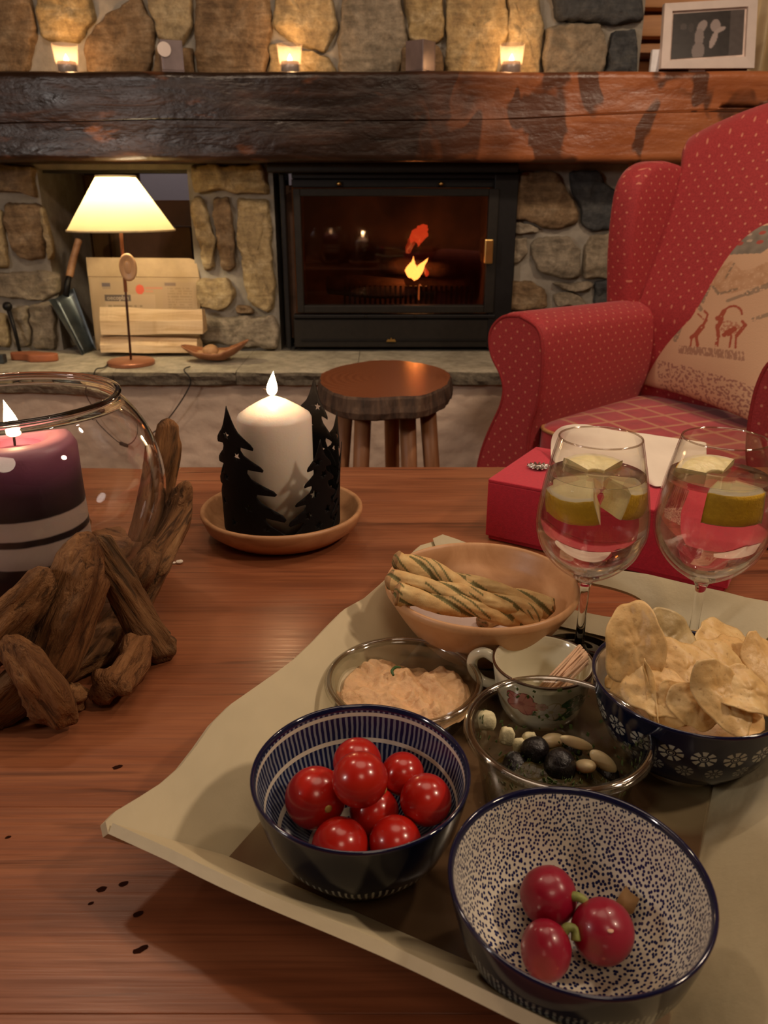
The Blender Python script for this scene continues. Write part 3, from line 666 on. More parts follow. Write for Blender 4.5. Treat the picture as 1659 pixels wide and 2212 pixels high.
m_ = bpy.data.materials.new('lamp_shade_cloth'); m_.use_nodes = True; nt = m_.node_tree; nt.nodes.clear()
out = nt.nodes.new('ShaderNodeOutputMaterial'); df = nt.nodes.new('ShaderNodeBsdfDiffuse'); tl = nt.nodes.new('ShaderNodeBsdfTranslucent'); mx = nt.nodes.new('ShaderNodeMixShader')
df.inputs[0].default_value = (0.85, 0.72, 0.42, 1); tl.inputs[0].default_value = (0.96, 0.80, 0.44, 1); mx.inputs[0].default_value = 0.6
nt.links.new(df.outputs[0], mx.inputs[1]); nt.links.new(tl.outputs[0], mx.inputs[2]); nt.links.new(mx.outputs[0], out.inputs[0])
prof = [(r1 + (r0 - r1) * t, sc.z + (stp.z - sc.z) * t) for t in [k / 10 for k in range(11)]]
sh = obj('lamp_shade', moved(lathe(prof, 64, cap=False), T((sc.x + stp.x) / 2, 0, 0)), m_, lmp)
sh['label'] = 'glowing cream cone shade'
for r, zz in ((r1, sc.z), (r0, stp.z)):
    obj('shade_trim', moved(lathe([(r - 0.001, zz - 0.003), (r + 0.0022, zz - 0.003), (r + 0.0018, zz + 0.003), (r - 0.001, zz + 0.003)], 64, closed=True), T((sc.x + stp.x) / 2, 0, 0)), plain('shade_trim', (0.75, 0.6, 0.32), 0.7), sh)
bc = Vector(((sc.x + stp.x) / 2, 0, sc.z + 0.088))
obj('bulb', moved(sphere(0.022, 20, 12, (1, 1, 1.2)), T(*bc)), emis('bulb', (1.0, 0.80, 0.5), 60), lmp)
obj('socket', moved(lathe([(0.0001, -0.05), (0.012, -0.05), (0.012, -0.015), (0.0001, -0.015)], 16), T(*bc)), BLACKM, lmp)
point('lamp_bulb_light', (bc.x, 0, bc.z + 0.0), 15.0, (1.0, 0.78, 0.48), 0.028, lmp)
hyf = hy0
a = PZ(232, 795, HZ + 0.004); b2 = PZ(187, 806, HZ + 0.004)
cord = [lb + Vector((-0.078, 0.01, 0.006)), Vector((a.x - .01, a.y, HZ + 0.006)), Vector((b2.x + .015, hyf - 0.004, HZ + 0.004)), Vector((b2.x + 0.01, hyf - 0.018, HZ - 0.06)), Vector((b2.x + 0.06, hyf - 0.012, HZ - 0.16)),
        Vector((b2.x + 0.14, hyf - 0.012, HZ - 0.22)), Vector((b2.x + 0.23, hyf - 0.015, HZ - 0.17)), Vector((PZ(392, 820, HZ).x, hyf - 0.02, HZ - 0.04)), Vector((PZ(385, 815, HZ).x, hyf - 0.006, HZ + 0.006)), Vector((PZ(405, 800, HZ).x, hyf + 0.06, HZ + 0.005))]
lc = obj('lamp_cord', tube(spline([c_ - lb for c_ in cord], 8), 0.0022, 6), BLACKM, lmp)
obj('inline_switch', moved(rbox(0.022, 0.008, 0.008, 0.5), T(*(cord[5] - lb)) @ R(0.2, 'Y')), BLACKM, lc)

# printed carton
cyy = 2.99
cb = thing('printed_carton', 'flat cardboard carton with printed grey and red label leaning behind the logs', 'carton', (0, cyy, HZ))
def cpt(px, py, dy=0): p = PY(px, py, cyy + (755 - py) * -0.0000 + dy); return Vector((p.x, dy, p.z - HZ))
fq = [(190, 598), (431, 600), (434, 757), (208, 757)]
Aq = [cpt(*q) for q in fq]
for q in Aq[2:]: q.z = 0.001
V = Aq + [q + Vector((0.012, 0.10, 0)) for q in Aq]
bevel(obj('body', (V, [(3, 2, 1, 0), (4, 5, 6, 7), (0, 1, 5, 4), (1, 2, 6, 5), (2, 3, 7, 6), (3, 0, 4, 7)]), CARTON, cb, False), 0.002)
fl = [cpt(190, 597, 0.002), cpt(431, 599, 0.002), cpt(424, 563, 0.014), cpt(410, 558, 0.016), cpt(186, 556, 0.016)]
solid(obj('flap', (fl, [(0, 1, 2, 3, 4)]), CARTON, cb, False), 0.004)
PRT = vcol('carton_print', 0.9)
def cmap(u, v, d=-0.0025): return Aq[0].lerp(Aq[1], u).lerp(Aq[3].lerp(Aq[2], u), v) + Vector((0, d, 0))
def carton_col(u, v):
    X, Y = 330 + (1510 - 330) * u, 370 + (1140 - 370) * v       # crop coordinates of the printed face
    c = (0.52, 0.38, 0.22)
    if X > 440 and 415 < Y and X < 1110: c = (0.50, 0.37, 0.22)
    if 1110 < X < 1480 and Y > 415: c = (0.49, 0.36, 0.22)
    if 490 < X < 1030 and 545 < Y < 720: c = (0.56, 0.42, 0.26)
    if 470 < X < 560 and 430 < Y < 470: c = (0.16, 0.13, 0.13)
    if 475 < X < 560 and 478 < Y < 492 and int(X / 9) % 2: c = (0.3, 0.24, 0.18)
    if 490 < X < 770 and 552 < Y < 618: c = (0.14, 0.11, 0.09)
    if inell(X, Y, 872, 495, 46, 50): c = (0.75, 0.14, 0.08)
    if 930 < X < 1115 and 470 < Y < 492: c = (0.62, 0.30, 0.18)
    if 930 < X < 1010 and 505 < Y < 520: c = (0.62, 0.33, 0.2)
    if 1140 < X < 1258 and 425 < Y < 455: c = (0.27, 0.2, 0.15)
    if 1165 < X < 1430 and 470 < Y < 690 and int(Y / 14) % 2 == 0 and noise.noise(Vector((X * .06, int(Y / 14) * 3.1, 0))) > -0.25: c = (0.40, 0.29, 0.17)
    if 520 < X < 890 and (655 < Y < 680 or 700 < Y < 722) and noise.noise(Vector((X * .07, Y // 40, 2))) > -0.15: c = (0.36, 0.27, 0.16)
    return c
NU, NV = 190, 110
o = obj('label_print', grid(lambda u, v: cmap(u * 0.96 + 0.02, v * 0.96 + 0.02), NU, NV), PRT, cb)
color_attr(o, [carton_col((i / NU) * 0.96 + 0.02, (j / NV) * 0.96 + 0.02) for j in range(NV + 1) for i in range(NU + 1)])
def text(body, size, mat, parent, loc, rot=(PI / 2, 0, 0), align='LEFT'):
    cu_ = bpy.data.curves.new('lettering', 'FONT'); cu_.body = body; cu_.size = size; cu_.align_x = align; cu_.extrude = 0.0003; cu_.offset = size * 0.012
    tmp = bpy.data.objects.new('lettering', cu_); COL.objects.link(tmp)
    bpy.context.view_layer.update()
    me = bpy.data.meshes.new_from_object(tmp.evaluated_get(bpy.context.evaluated_depsgraph_get()))
    bpy.data.objects.remove(tmp)
    o_ = link('lettering', me, mat, parent, False); o_.location = loc; o_.rotation_euler = rot; return o_
p = cmap((512 - 330) / 1180, (603 - 370) / 770, -0.004)
text('oecoplan', 0.022, plain('print_light', (0.55, 0.45, 0.33), 0.9), cb, p)

# split firewood
def split_log(pxs, pys, Y, lab, seed):
    a, b_ = PY(pxs[0], pys[1], Y), PY(pxs[1], pys[0], Y)
    L = b_.x - a.x; h = b_.z - a.z
    sec = [(-0.5, 0.05), (-0.48, 0.55), (-0.30, 1.0), (0.25, 0.93), (0.5, 0.5), (0.42, 0.05), (0.0, 0.0)]
    V = []; n = 24; k = len(sec)
    for i in range(n + 1):
        t = i / n
        for j, (y, z_) in enumerate(sec):
            w = noise.noise_vector(Vector((t * 3, j * 0.7, seed))); 
            V.append((L * t + (w.x * 0.005), y * 0.09 + w.y * 0.008, z_ * h * (0.93 + 0.07 * math.sin(t * 3 + seed)) + w.z * 0.004 + t * 0.006 * (seed - 1)))
    Fc = [(i * k + j, (i + 1) * k + j, (i + 1) * k + (j + 1) % k, i * k + (j + 1) % k) for i in range(n) for j in range(k)]
    Fc += [tuple(range(k)), tuple(n * k + j for j in range(k))[::-1]]
    o = tag(obj('firewood_log', (V, Fc), FIREW, None, False), lab, 'log'); o.location = (a.x, Y + 0.045, max(a.z, HZ + 0.002)); return o
split_log((218, 424), (729, 764), 2.86, 'pale split firewood log lying lowest, on the hearth before the carton', 1)
split_log((220, 433), (664, 727), 2.86, 'thick pale split log with a knot, resting on another log', 2)

# ash shovel
sv = thing('ash_shovel', 'small grey metal ash shovel with wooden handle leaning in the niche', 'shovel', PY(186, 765, 2.92))
o0 = PY(186, 765, 2.92)
def sp(px, py, Y): return PY(px, py, Y) - o0
A_, B_, C_, D_ = sp(119, 645, 2.96), sp(160, 622, 3.02), sp(208, 752, 2.98), sp(183, 766, 2.92)
vf = grid(lambda u, v: A_.lerp(B_, u).lerp(D_.lerp(C_, u), v) + Vector((0, 0.022 * math.sin(PI * u) * (0.6 + 0.4 * v), 0)), 10, 10)
solid(obj('pan', vf, STEEL, sv), 0.002)
solid(obj('pan_side', ([A_, D_, D_ + Vector((0.004, -0.03, 0.0)), A_ + Vector((-0.012, -0.03, 0.0))], [(0, 1, 2, 3)]), STEEL, sv, False), 0.002)
solid(obj('pan_side', ([B_, C_, C_ + Vector((0.004, -0.02, 0.0)), B_ + Vector((0.008, -0.03, 0.0))], [(0, 1, 2, 3)]), STEEL, sv, False), 0.002)
obj('shaft', tube([sp(142, 640, 3.0), sp(146, 610, 3.02), sp(150, 596, 3.03)], [0.012, 0.011, 0.010], 10), BLACKM, sv)
obj('handle', tube(spline([sp(150, 598, 3.03), sp(156, 570, 3.05), sp(166, 532, 3.07), sp(171, 517, 3.08)], 4), [0.014] * 6 + [0.013] * 5 + [0.0135, 0.009], 12), LIGHTW, sv)

# poker head at the left column
c = PY(16, 662, 2.93)
pk = thing('fire_poker', 'dark iron poker with a round knob leaning on the left stone pillar', 'poker', (c.x, c.y, HZ))
hgt = c.z - HZ
obj('knob', moved(sphere(0.017, 18, 12), T(0, 0, hgt)), BLACKM, pk); obj('rod', tube([(0.002, 0, hgt - 0.01), (0.012, 0.0, hgt * 0.5), (0.022, -0.01, 0.004)], [0.008, 0.007, 0.006], 10), BLACKM, pk)

# boat shaped wooden dish
dc = PZ(465, 783, HZ)
dish = thing('leaf_bowl', 'shallow boat-shaped dark wooden bowl on the hearth ledge', 'bowl', (dc.x, dc.y + 0.02, HZ + 0.001), -0.05)
RED_W = wood('red_brown_wood', (0.20, 0.075, 0.03), (0.36, 0.15, 0.065), (0.42, 0.19, 0.09), axis=0, scale=4, rough=0.4)
Lb = 0.122
def boat(u, v):
    s = (u - 0.5) * 2; t = (v - 0.5) * 2
    wdt = 0.066 * math.sqrt(max(0, 1 - s * s)) * (1 + 0.15 * s)
    return (s * Lb, t * wdt, 0.002 + 0.062 * abs(s) ** 2.2 + 0.030 * t * t * (1 - abs(s) ** 3) + 0.010 * s * (abs(s) > 0.3))
bo = obj('shell', grid(boat, 34, 12), RED_W, dish); solid(bo, 0.005, 1)
NUT = plain('walnut', (0.45, 0.25, 0.11), 0.7, 30, 0.25, 0.8, 40)
for k, (x, y, r, lab) in enumerate([(-0.018, 0.004, 0.027, 'large round tan nut in the middle of the boat-shaped bowl'), (0.026, -0.012, 0.017, 'smaller tan nut right of the large one in the boat-shaped bowl'),
                                    (0.056, 0.004, 0.014, 'small tan nut nearest the right end of the boat-shaped bowl'), (-0.052, -0.005, 0.012, 'small tan nut nearest the left end of the boat-shaped bowl'), (0.0, -0.028, 0.013, 'reddish nut lying in front in the boat-shaped bowl')]):
    s = x / Lb; zz = 0.012 + 0.052 * abs(s) ** 2.2
    o = tag(obj('nut', jitter(sphere(r, 20, 12, (1.1, 1, 0.9)), 0.002, 60, k), NUT), lab, 'nut'); o.location = (dc.x + x, dc.y + 0.02 + y, HZ + zz + r * 0.78)

# reddish wooden trivet piece and a little metal item
c = PZ(62, 783, HZ)
pts = [(-0.085, 0.030), (-0.04, 0.042), (0.0, 0.045), (0.035, 0.030), (0.085, 0.014), (0.092, -0.012), (0.06, -0.030), (0.01, -0.034), (-0.01, -0.018), (-0.03, -0.004), (-0.075, 0.008)]
sm = [tuple(q)[:2] for q in spline([(x, y, 0) for x, y in pts + pts[:1]], 4)][:-1]
o = bevel(tag(obj('wooden_block', extrude_poly(sm, 0.026), plain('terracotta_wood', (0.36, 0.12, 0.05), 0.55, 20, 0.2, 0.2)), 'reddish brown flat carved wooden piece at the left end of the hearth', 'carving'), 0.008, 3); o.location = (c.x, c.y + 0.03, HZ + 0.001)
c = PZ(2, 786, HZ)
o = bevel(tag(obj('metal_box', box(-0.02, 0.012, -0.015, 0.015, 0, 0.03), STEEL, None, False), 'little grey metal piece at the left edge of the hearth', 'metal piece'), 0.003); o.location = (c.x, c.y + 0.012, HZ + 0.001)

# ------------------------------------------------------------------ log stool
sc_ = PZ(832, 815, EYE - 0.415)
st = thing('log_stool', 'low stool with a thick bark-edged round log seat and splayed legs', 'stool', (sc_.x, sc_.y, 0))
SH = EYE - 0.415
n = 96; V = []; Fc = []
def srad(a):                    # bark notch towards the camera
    notch = math.exp(-((a - 1.55 * PI + 0.05) / 0.22) ** 2)
    return 0.168 * (1 + 0.03 * math.sin(2 * a + 0.5) + 0.018 * math.sin(5 * a) + 0.008 * math.sin(11 * a) ) * (1 - 0.05 * notch) 
lv = [(0.93, 0.0), (0.985, 0.006), (1.0, 0.02), (0.985, 0.034), (0.975, 0.050), (0.955, 0.056)]
for s, z_ in lv:
    for i in range(n):
        a = 2 * PI * i / n; r = srad(a) * s + noise.noise(Vector((math.cos(a) * 9, math.sin(a) * 9, z_ * 20))) * 0.004
        V.append((r * math.cos(a), r * 1.42 * math.sin(a), z_))
for j in range(len(lv) - 1): Fc += [(j * n + i, j * n + (i + 1) % n, (j + 1) * n + (i + 1) % n, (j + 1) * n + i) for i in range(n)]
Fc += [tuple(range(n))[::-1], tuple((len(lv) - 1) * n + i for i in range(n))]
m_, nt, b = newmat('sawn_log_top'); setp(b, rough=0.22, coat=0.5, coatr=0.12)
v = co(nt); ln = nt.nodes.new('ShaderNodeVectorMath'); ln.operation = 'LENGTH'; mp = co(nt, (1, 1.0, 0)); nt.links.new(mp, ln.inputs[0])
rg = M_(nt, 'SINE', M_(nt, 'ADD', M_(nt, 'MULTIPLY', ln.outputs['Value'], 330.0), M_(nt, 'MULTIPLY', noi(nt, v, 6), 9.0)))
nt.links.new(mix(nt, noi(nt, v, 5), ramp(nt, M_(nt, 'MULTIPLY_ADD', rg, 0.5, 0.5), [(0, (0.20, 0.06, 0.025)), (1, (0.30, 0.10, 0.042))]), (0.30, 0.11, 0.05)), b.inputs['Base Color'])
mats = [1] * ((len(lv) - 1) * n) + [1, 0]
se = obj('seat', (V, Fc), [m_, BARK], st, False, mats=mats); se.location = (0, 0, SH - 0.056); se['label'] = 'round log slice with bark on its edge'
for k, (a, rr) in enumerate([(3.6, 0.11), (4.15, 0.10), (5.35, 0.09), (5.85, 0.115), (1.4, 0.10)]):
    x, y = rr * math.cos(a), rr * math.sin(a); sp_ = 1.35
    obj('leg', tube([(x * sp_, y * sp_, 0.001), (x * 1.17, y * 1.17, (SH - 0.05) * 0.5), (x, y, SH - 0.052)], [0.017, 0.020, 0.021], 12), STOOLW, st)

# ------------------------------------------------------------------ table
TY1 = PZ(830, 1009, TT).y; TX0, TX1, TY0 = -0.98, 0.72, -0.16
table = thing('coffee_table', 'reddish brown pine coffee table with a knotty plank top', 'table', (0, 0, 0))
nP = 9; wP = (TY1 - TY0) / nP
for k in range(nP):
    y0 = TY0 + k * wP
    o = bevel(obj('plank', box(TX0, TX1, -wP / 2 + 0.0001, wP / 2 - 0.0001, -0.032, 0), PINE_T, table, False), 0.0004, 1); o.location = (0, y0 + wP / 2, TT)
obj('apron', merge(box(TX0 + .05, TX1 - .05, TY1 - .09, TY1 - .065, TT - .13, TT - .033), box(TX0 + .05, TX1 - .05, TY0 + .065, TY0 + .09, TT - .13, TT - .033), box(TX0 + .05, TX0 + .075, TY0 + .09, TY1 - .09, TT - .13, TT - .033), box(TX1 - .075, TX1 - .05, TY0 + .09, TY1 - .09, TT - .13, TT - .033)), PINE_T, table, False)
for x in (TX0 + .03, TX1 - .10):
    for y in (TY0 + .03, TY1 - .10): bevel(obj('leg', box(x, x + .07, y, y + .07, 0.001, TT - .033), PINE_T, table, False), 0.004)
KN = plain('knot_dark', (0.022, 0.006, 0.003), 0.9, spec=0.05)
for x, y, r in [(253, 1657, .0030), (267, 1909, .0022), (218, 1921, .0024), (299, 1974, .0024), (303, 2051, .0032), (18, 1808, .0014), (196, 1951, .0013), (641, 1955, .0012), (660, 1135, .0028)]:
    obj('wood_knot', moved(jitter(lathe([(0.0001, 0), (r, 0), (r, 0.0003), (0.0001, 0.0003)], 14), r * 0.35, 300, x), T(*PZ(x, y, TT + 0.0002)) @ R(0.5) @ Matrix.Diagonal((1.3, 0.75, 0.2, 1))), KN, table, False)
for k, (x, y, lab) in enumerate([(388, 1217, 'tiny white crumb on the table beside the driftwood'), (376, 1219, 'smaller white crumb left of the other crumb on the table')]):
    p = PZ(x, y, TT); o = tag(obj('crumb', jitter(sphere(0.0035 - 0.0015 * k, 10, 8, (1.3, 1, .6)), 0.001, 200, k), PAPER), lab, 'crumb'); o.location = p + Vector((0, 0, 0.002))

# ------------------------------------------------------------------ helpers for the things on the table
def flat_shape(outer, holes=()):        # planar outline with holes -> mesh in xy
    cu_ = bpy.data.curves.new('outline', 'CURVE'); cu_.dimensions = '2D'; cu_.fill_mode = 'BOTH'
    for q in [outer] + list(holes):
        s_ = cu_.splines.new('POLY'); s_.points.add(len(q) - 1)
        for i, p in enumerate(q): s_.points[i].co = (p[0], p[1], 0, 1)
        s_.use_cyclic_u = True
    tmp = bpy.data.objects.new('outline', cu_); COL.objects.link(tmp); bpy.context.view_layer.update()
    me = bpy.data.meshes.new_from_object(tmp.evaluated_get(bpy.context.evaluated_depsgraph_get()))
    bpy.data.objects.remove(tmp); me.materials.clear()
    bm = bmesh.new(); bm.from_mesh(me); bmesh.ops.remove_doubles(bm, verts=bm.verts, dist=1e-6); bm.normal_update()
    for f in bm.faces:
        if f.normal.z < 0: f.normal_flip()
    bm.to_mesh(me); bm.free()
    return me
def stick(name, pts, rad, mat, parent, seed=0.0, flat=0.75, amp=0.004, n=30, k=10, groove=0.13, off=(0, 0, 0)):
    """a branch: its own frame has Z along the chord so that the grain follows it"""
    P = [Vector(p) for p in pts]; d = (P[-1] - P[0]); q = d.to_track_quat('Z', 'Y'); qi = q.inverted()
    L = [qi @ (p - P[0]) for p in P]; S = spline(L, k)
    t = np.linspace(0, 1, len(S)); rr = np.interp(t, np.linspace(0, 1, len(rad)), rad)
    S = [S[0] - (S[1] - S[0]).normalized() * rr[0] * 0.75, S[0] - (S[1] - S[0]).normalized() * rr[0] * 0.5] + S + [S[-1] + (S[-1] - S[-2]).normalized() * rr[-1] * 0.22]
    rr = [rr[0] * 0.12, rr[0] * 0.62] + list(rr) + [rr[-1] * 0.78]
    cross = lambda a, u: 1 + groove * math.sin(3 * a + seed + u * 2) + groove * 0.7 * math.sin(5 * a + seed * 2)
    vf = tube(S, rr, n, flat, cross=cross, twist=0.8)
    V2 = []; nS = len(S)
    for idx, v in enumerate(vf[0]):
        i = idx // n; c_ = S[min(i, nS - 1)]; p = Vector(v); d_ = p - c_
        q_ = Vector((p.x * 85 + seed, p.y * 85 - seed, p.z * 11))
        ridge = 1 - abs(noise.noise(q_)) * 2
        ridge2 = 1 - abs(noise.noise(q_ * 2.1 + Vector((9, 9, 9)))) * 2
        big = noise.noise(Vector((p.x * 20, p.y * 20, p.z * 16 + seed)))
        p = c_ + d_ * (1 + 0.20 * (ridge - 0.6) + 0.09 * ridge2 + 0.28 * big)
        V2.append(p + noise.noise_vector(p * 30 + Vector((seed, 0, 0))) * amp * 0.5)
    vf = (V2, vf[1])
    o = obj(name, vf, mat, parent); o.rotation_mode = 'QUATERNION'; o.rotation_quaternion = q; o.location = P[0] - Vector(off); return o

# ------------------------------------------------------------------ glass bowl candle in driftwood (left)
bc = Vector((-0.345, 0.690, TT))
dw = thing('driftwood_stand', 'ring of brown driftwood pieces standing around the round glass bowl', 'candle stand', bc)
def dpx(px, py, Y): return PY(px, py, Y)
pieces = [
    ([dpx(188, 1172, .575), dpx(168, 1240, .56), dpx(140, 1340, .545), dpx(105, 1440, .535), dpx(70, 1530, .53)], [.012, .0225, .026, .022, .014], .75, .0035),
    ([dpx(212, 1172, .585), dpx(255, 1260, .59), dpx(310, 1360, .595), dpx(345, 1410, .60), dpx(382, 1458, .605)], [.008, .0125, .0135, .0135, .010], .8, .003),
    ([dpx(240, 1210, .60), dpx(285, 1280, .603), dpx(320, 1345, .605), dpx(352, 1400, .61)], [.006, .009, .010, .007], .8, .003),
    ([dpx(402, 1050, .735), dpx(385, 1120, .72), dpx(340, 1220, .69), dpx(280, 1325, .64), dpx(210, 1410, .59), dpx(140, 1465, .56)], [.007, .0145, .0165, .016, .0165, .010], .8, .003),
    ([dpx(382, 1065, .745), dpx(352, 1140, .735), dpx(305, 1230, .71), dpx(262, 1330, .68)], [.006, .010, .012, .008], .8, .003),
    ([dpx(360, 918, .86), dpx(356, 980, .855), dpx(335, 1080, .845), dpx(310, 1180, .83)], [.010, .015, .017, .012], .8, .003),
    ([dpx(292, 1385, .585), dpx(288, 1450, .565), dpx(268, 1520, .545), dpx(245, 1562, .528)], [.012, .0155, .0155, .0185], .8, .003),
    ([dpx(88, 1250, .535), dpx(45, 1305, .525), dpx(-5, 1360, .515), dpx(-70, 1430, .51)], [.0115, .0155, .016, .013], .9, .004),
    ([dpx(15, 1390, .505), dpx(75, 1445, .50), dpx(115, 1520, .50), dpx(125, 1582, .502)], [.010, .0155, .0165, .014], .9, .005),
    ([dpx(70, 1430, .515), dpx(25, 1500, .51), dpx(-15, 1570, .505), dpx(-50, 1620, .50)], [.011, .017, .018, .014], .9, .003),
    ([dpx(118, 1262, .575), dpx(100, 1330, .57), dpx(75, 1400, .56)], [.008, .010, .008], .8, .003),  # extra stick standing in for the shadow between its neighbours
    ([dpx(158, 1555, .525), dpx(176, 1545, .53), dpx(160, 1500, .54)], [.011, .011, .008], .8, .003),
    ([dpx(40, 1480, .53), dpx(62, 1540, .52), dpx(40, 1585, .51)], [.010, .012, .010], .8, .003),
    ([dpx(205, 1170, .81), dpx(262, 1225, .815), dpx(300, 1300, .80)], [.010, .014, .012], .8, .003),
    ([dpx(150, 1210, .83), dpx(190, 1260, .83), dpx(270, 1290, .81)], [.011, .012, .010], .8, .003),
    ([Vector((-.50, .62, TT + .12)), Vector((-.51, .60, TT + .06)), Vector((-.52, .56, TT + .012))], [.010, .016, .013], .8, .004),
    ([Vector((-.50, .78, TT + .16)), Vector((-.51, .80, TT + .09)), Vector((-.52, .83, TT + .012))], [.010, .016, .013], .8, .004),
    ([Vector((-.37, .86, TT + .12)), Vector((-.38, .86, TT + .06)), Vector((-.36, .87, TT + .012))], [.010, .014, .012], .8, .004),
]
for k, (p, r, fl_, am) in enumerate(pieces):
    p2 = []; CM_ = Vector((0, 0, EYE))
    for q_i, q in enumerate(p):
        ri = np.interp(q_i / (len(p) - 1), np.linspace(0, 1, len(r)), r)
        for _ in range(60):
            if Vector((q.x - bc.x, q.y - bc.y, (q.z - TT - 0.13) * 1.08)).length > 0.139 + ri * 0.8: break
            if q.y < bc.y + 0.03: q = CM_ + (q - CM_) * 0.992
            else: q = CM_ + (q - CM_) * 1.008
        p2.append(Vector((q.x, q.y, max(q.z, TT + ri * 1.12))))
    p = p2
    stick('driftwood_piece', p, r, DRIFT, dw, k * 3.3 + 1, fl_, am, off=bc)

gb = thing('glass_bowl', 'large round clear glass bowl holding the purple candle', 'bowl', bc + Vector((0, 0, 0.012)))
prof = []
for k in range(33):
    ph = -1.25 + (0.72 + 1.25) * k / 32
    prof.append((0.137 * math.cos(ph), 0.118 + 0.124 * math.sin(ph)))
inner = [(r - 0.003 * math.cos(-1.25 + 1.97 * i / 32), z_ - 0.003 * math.sin(-1.25 + 1.97 * i / 32)) for i, (r, z_) in enumerate(prof)]
pr = [(0.0001, prof[0][1])] + prof + [(prof[-1][0] + 0.001, prof[-1][1] + 0.003), (prof[-1][0] - 0.0015, prof[-1][1] + 0.005), (inner[-1][0] - 0.001, inner[-1][1] + 0.003)] + inner[::-1] + [(0.0001, inner[0][1])]
obj('bowl_wall', lathe(pr, 96, cap=False), real_glass('bowl_glass', (1, 0.99, 0.985), 1.45), gb)
RZ = prof[-1][1] + 0.004
obj('rim', lathe([(prof[-1][0] + 0.0030 * math.cos(a), RZ + 0.0026 * math.sin(a)) for a in [2 * PI * i / 10 for i in range(10)]], 96, closed=True), GLASS, gb)
def candle_mat(name, stops, h, rough=0.5, sss=0.2, nz=0.004):
    m, nt, b = newmat(name); setp(b, rough=rough, sss=sss); b.inputs['Subsurface Radius'].default_value = (0.03, 0.015, 0.008); b.inputs['Subsurface Scale'].default_value = 0.5
    sx = nt.nodes.new('ShaderNodeSeparateXYZ'); nt.links.new(co(nt), sx.inputs[0])
    zz = M_(nt, 'ADD', sx.outputs[2], M_(nt, 'MULTIPLY_ADD', noi(nt, co(nt), 60), nz, -nz / 2))
    nt.links.new(ramp(nt, M_(nt, 'DIVIDE', zz, h), stops), b.inputs['Base Color']); bump(nt, b, noi(nt, co(nt), 400, 3), 0.15, 0.001); return m
pur, drk, wh = (0.30, 0.10, 0.17), (0.018, 0.010, 0.014), (0.55, 0.44, 0.38)
cz = bc + Vector((0.010, -0.004, 0.034)); CHH = 0.146
pc_ = thing('purple_candle', 'thick layered purple, black and white pillar candle burning in the glass bowl', 'candle', cz)
CM = candle_mat('layered_wax', [(0.0, drk), (0.255, drk), (0.265, wh), (0.40, wh), (0.41, drk), (0.445, drk), (0.455, wh), (0.565, wh), (0.575, drk), (0.72, (0.05, 0.02, 0.035)), (0.86, (0.20, 0.06, 0.12)), (0.95, pur), (1.0, (0.42, 0.20, 0.26))], CHH, 0.38, 0.1, 0.001)
Rc = 0.053
prof = [(0.0001, 0), (Rc, 0), (Rc + 0.001, 0.05), (Rc, 0.10), (Rc, CHH - 0.010), (Rc - 0.004, CHH - 0.002), (Rc - 0.009, CHH), (0.030, CHH - 0.001), (0.026, CHH - 0.006), (0.020, CHH - 0.010), (0.0001, CHH - 0.012)]
obj('wax_body', lathe(prof, 72, cap=False), CM, pc_)
m_, nt, b = newmat('molten_wax'); setp(b, rough=0.03, trans=0.4); b.inputs['Base Color'].default_value = (0.45, 0.10, 0.2, 1)
obj('melt_pool', lathe([(0.0001, CHH - 0.0075), (0.0245, CHH - 0.0075), (0.0245, CHH - 0.011), (0.0001, CHH - 0.013)], 48, cap=False), m_, pc_)
WICK = plain('burnt_wick', (0.02, 0.012, 0.008), 0.9, 50)
obj('wick', tube([(0, 0, CHH - .01), (0.0005, 0, CHH), (0.002, 0, CHH + 0.007)], 0.0012, 8), WICK, pc_)
CFL = emis('candle_flame', (1.0, 0.66, 0.33), 26)
obj('flame', moved(teardrop(0.0070, 0.034, lean=-0.12), T(0.001, 0, CHH + 0.001)), CFL, pc_)
point('candle_flame_light', (0.0, 0, CHH + 0.022), 0.55, (1.0, 0.58, 0.28), 0.007, pc_)

sd_ = tag(obj('black_sand', jitter(lathe([(0.0001, 0.0005), (0.040, 0.0005), (0.060, 0.009), (0.072, 0.0165), (0.0001, 0.0175)], 60, cap=False), 0.0003, 200), plain('black_sand', (0.02, 0.013, 0.014), 0.7, 300, 0.5, 0.6, 500)), 'layer of black sand in the bottom of the glass bowl under the purple candle', 'sand'); sd_['kind'] = 'stuff'; sd_.location = bc + Vector((0, 0, 0.0160))

# ------------------------------------------------------------------ white candle in the tree lantern
dc = Vector((-0.124, 0.893, TT))
dsh = thing('wooden_dish', 'shallow turned pale wooden dish under the tree candle holder', 'dish', dc)
obj('dish_body', lathe([(0.0001, 0.001), (0.066, 0.001), (0.078, 0.004), (0.092, 0.015), (0.098, 0.030), (0.0975, 0.0335), (0.0945, 0.0345), (0.0915, 0.032), (0.086, 0.020), (0.074, 0.0105), (0.060, 0.0085), (0.0001, 0.0085)], 96, cap=False), LIGHTW, dsh)
wc = thing('white_candle', 'thick white pillar candle burning inside the black tree holder', 'candle', dc + Vector((-0.004, 0, 0.011)))
WW = candle_mat('white_wax', [(0.0, (0.62, 0.55, 0.42)), (0.8, (0.78, 0.70, 0.60)), (1, (0.85, 0.75, 0.66))], 0.16, 0.4, 0.5)
Rc, Hc = 0.0435, 0.137
obj('wax_body', lathe([(0.0001, 0), (Rc, 0), (Rc, 0.06), (Rc, Hc - 0.004), (Rc - 0.002, Hc), (Rc - 0.012, Hc + 0.007), (0.016, Hc + 0.016), (0.006, Hc + 0.0205), (0.0001, Hc + 0.022)], 72, cap=False), WW, wc)
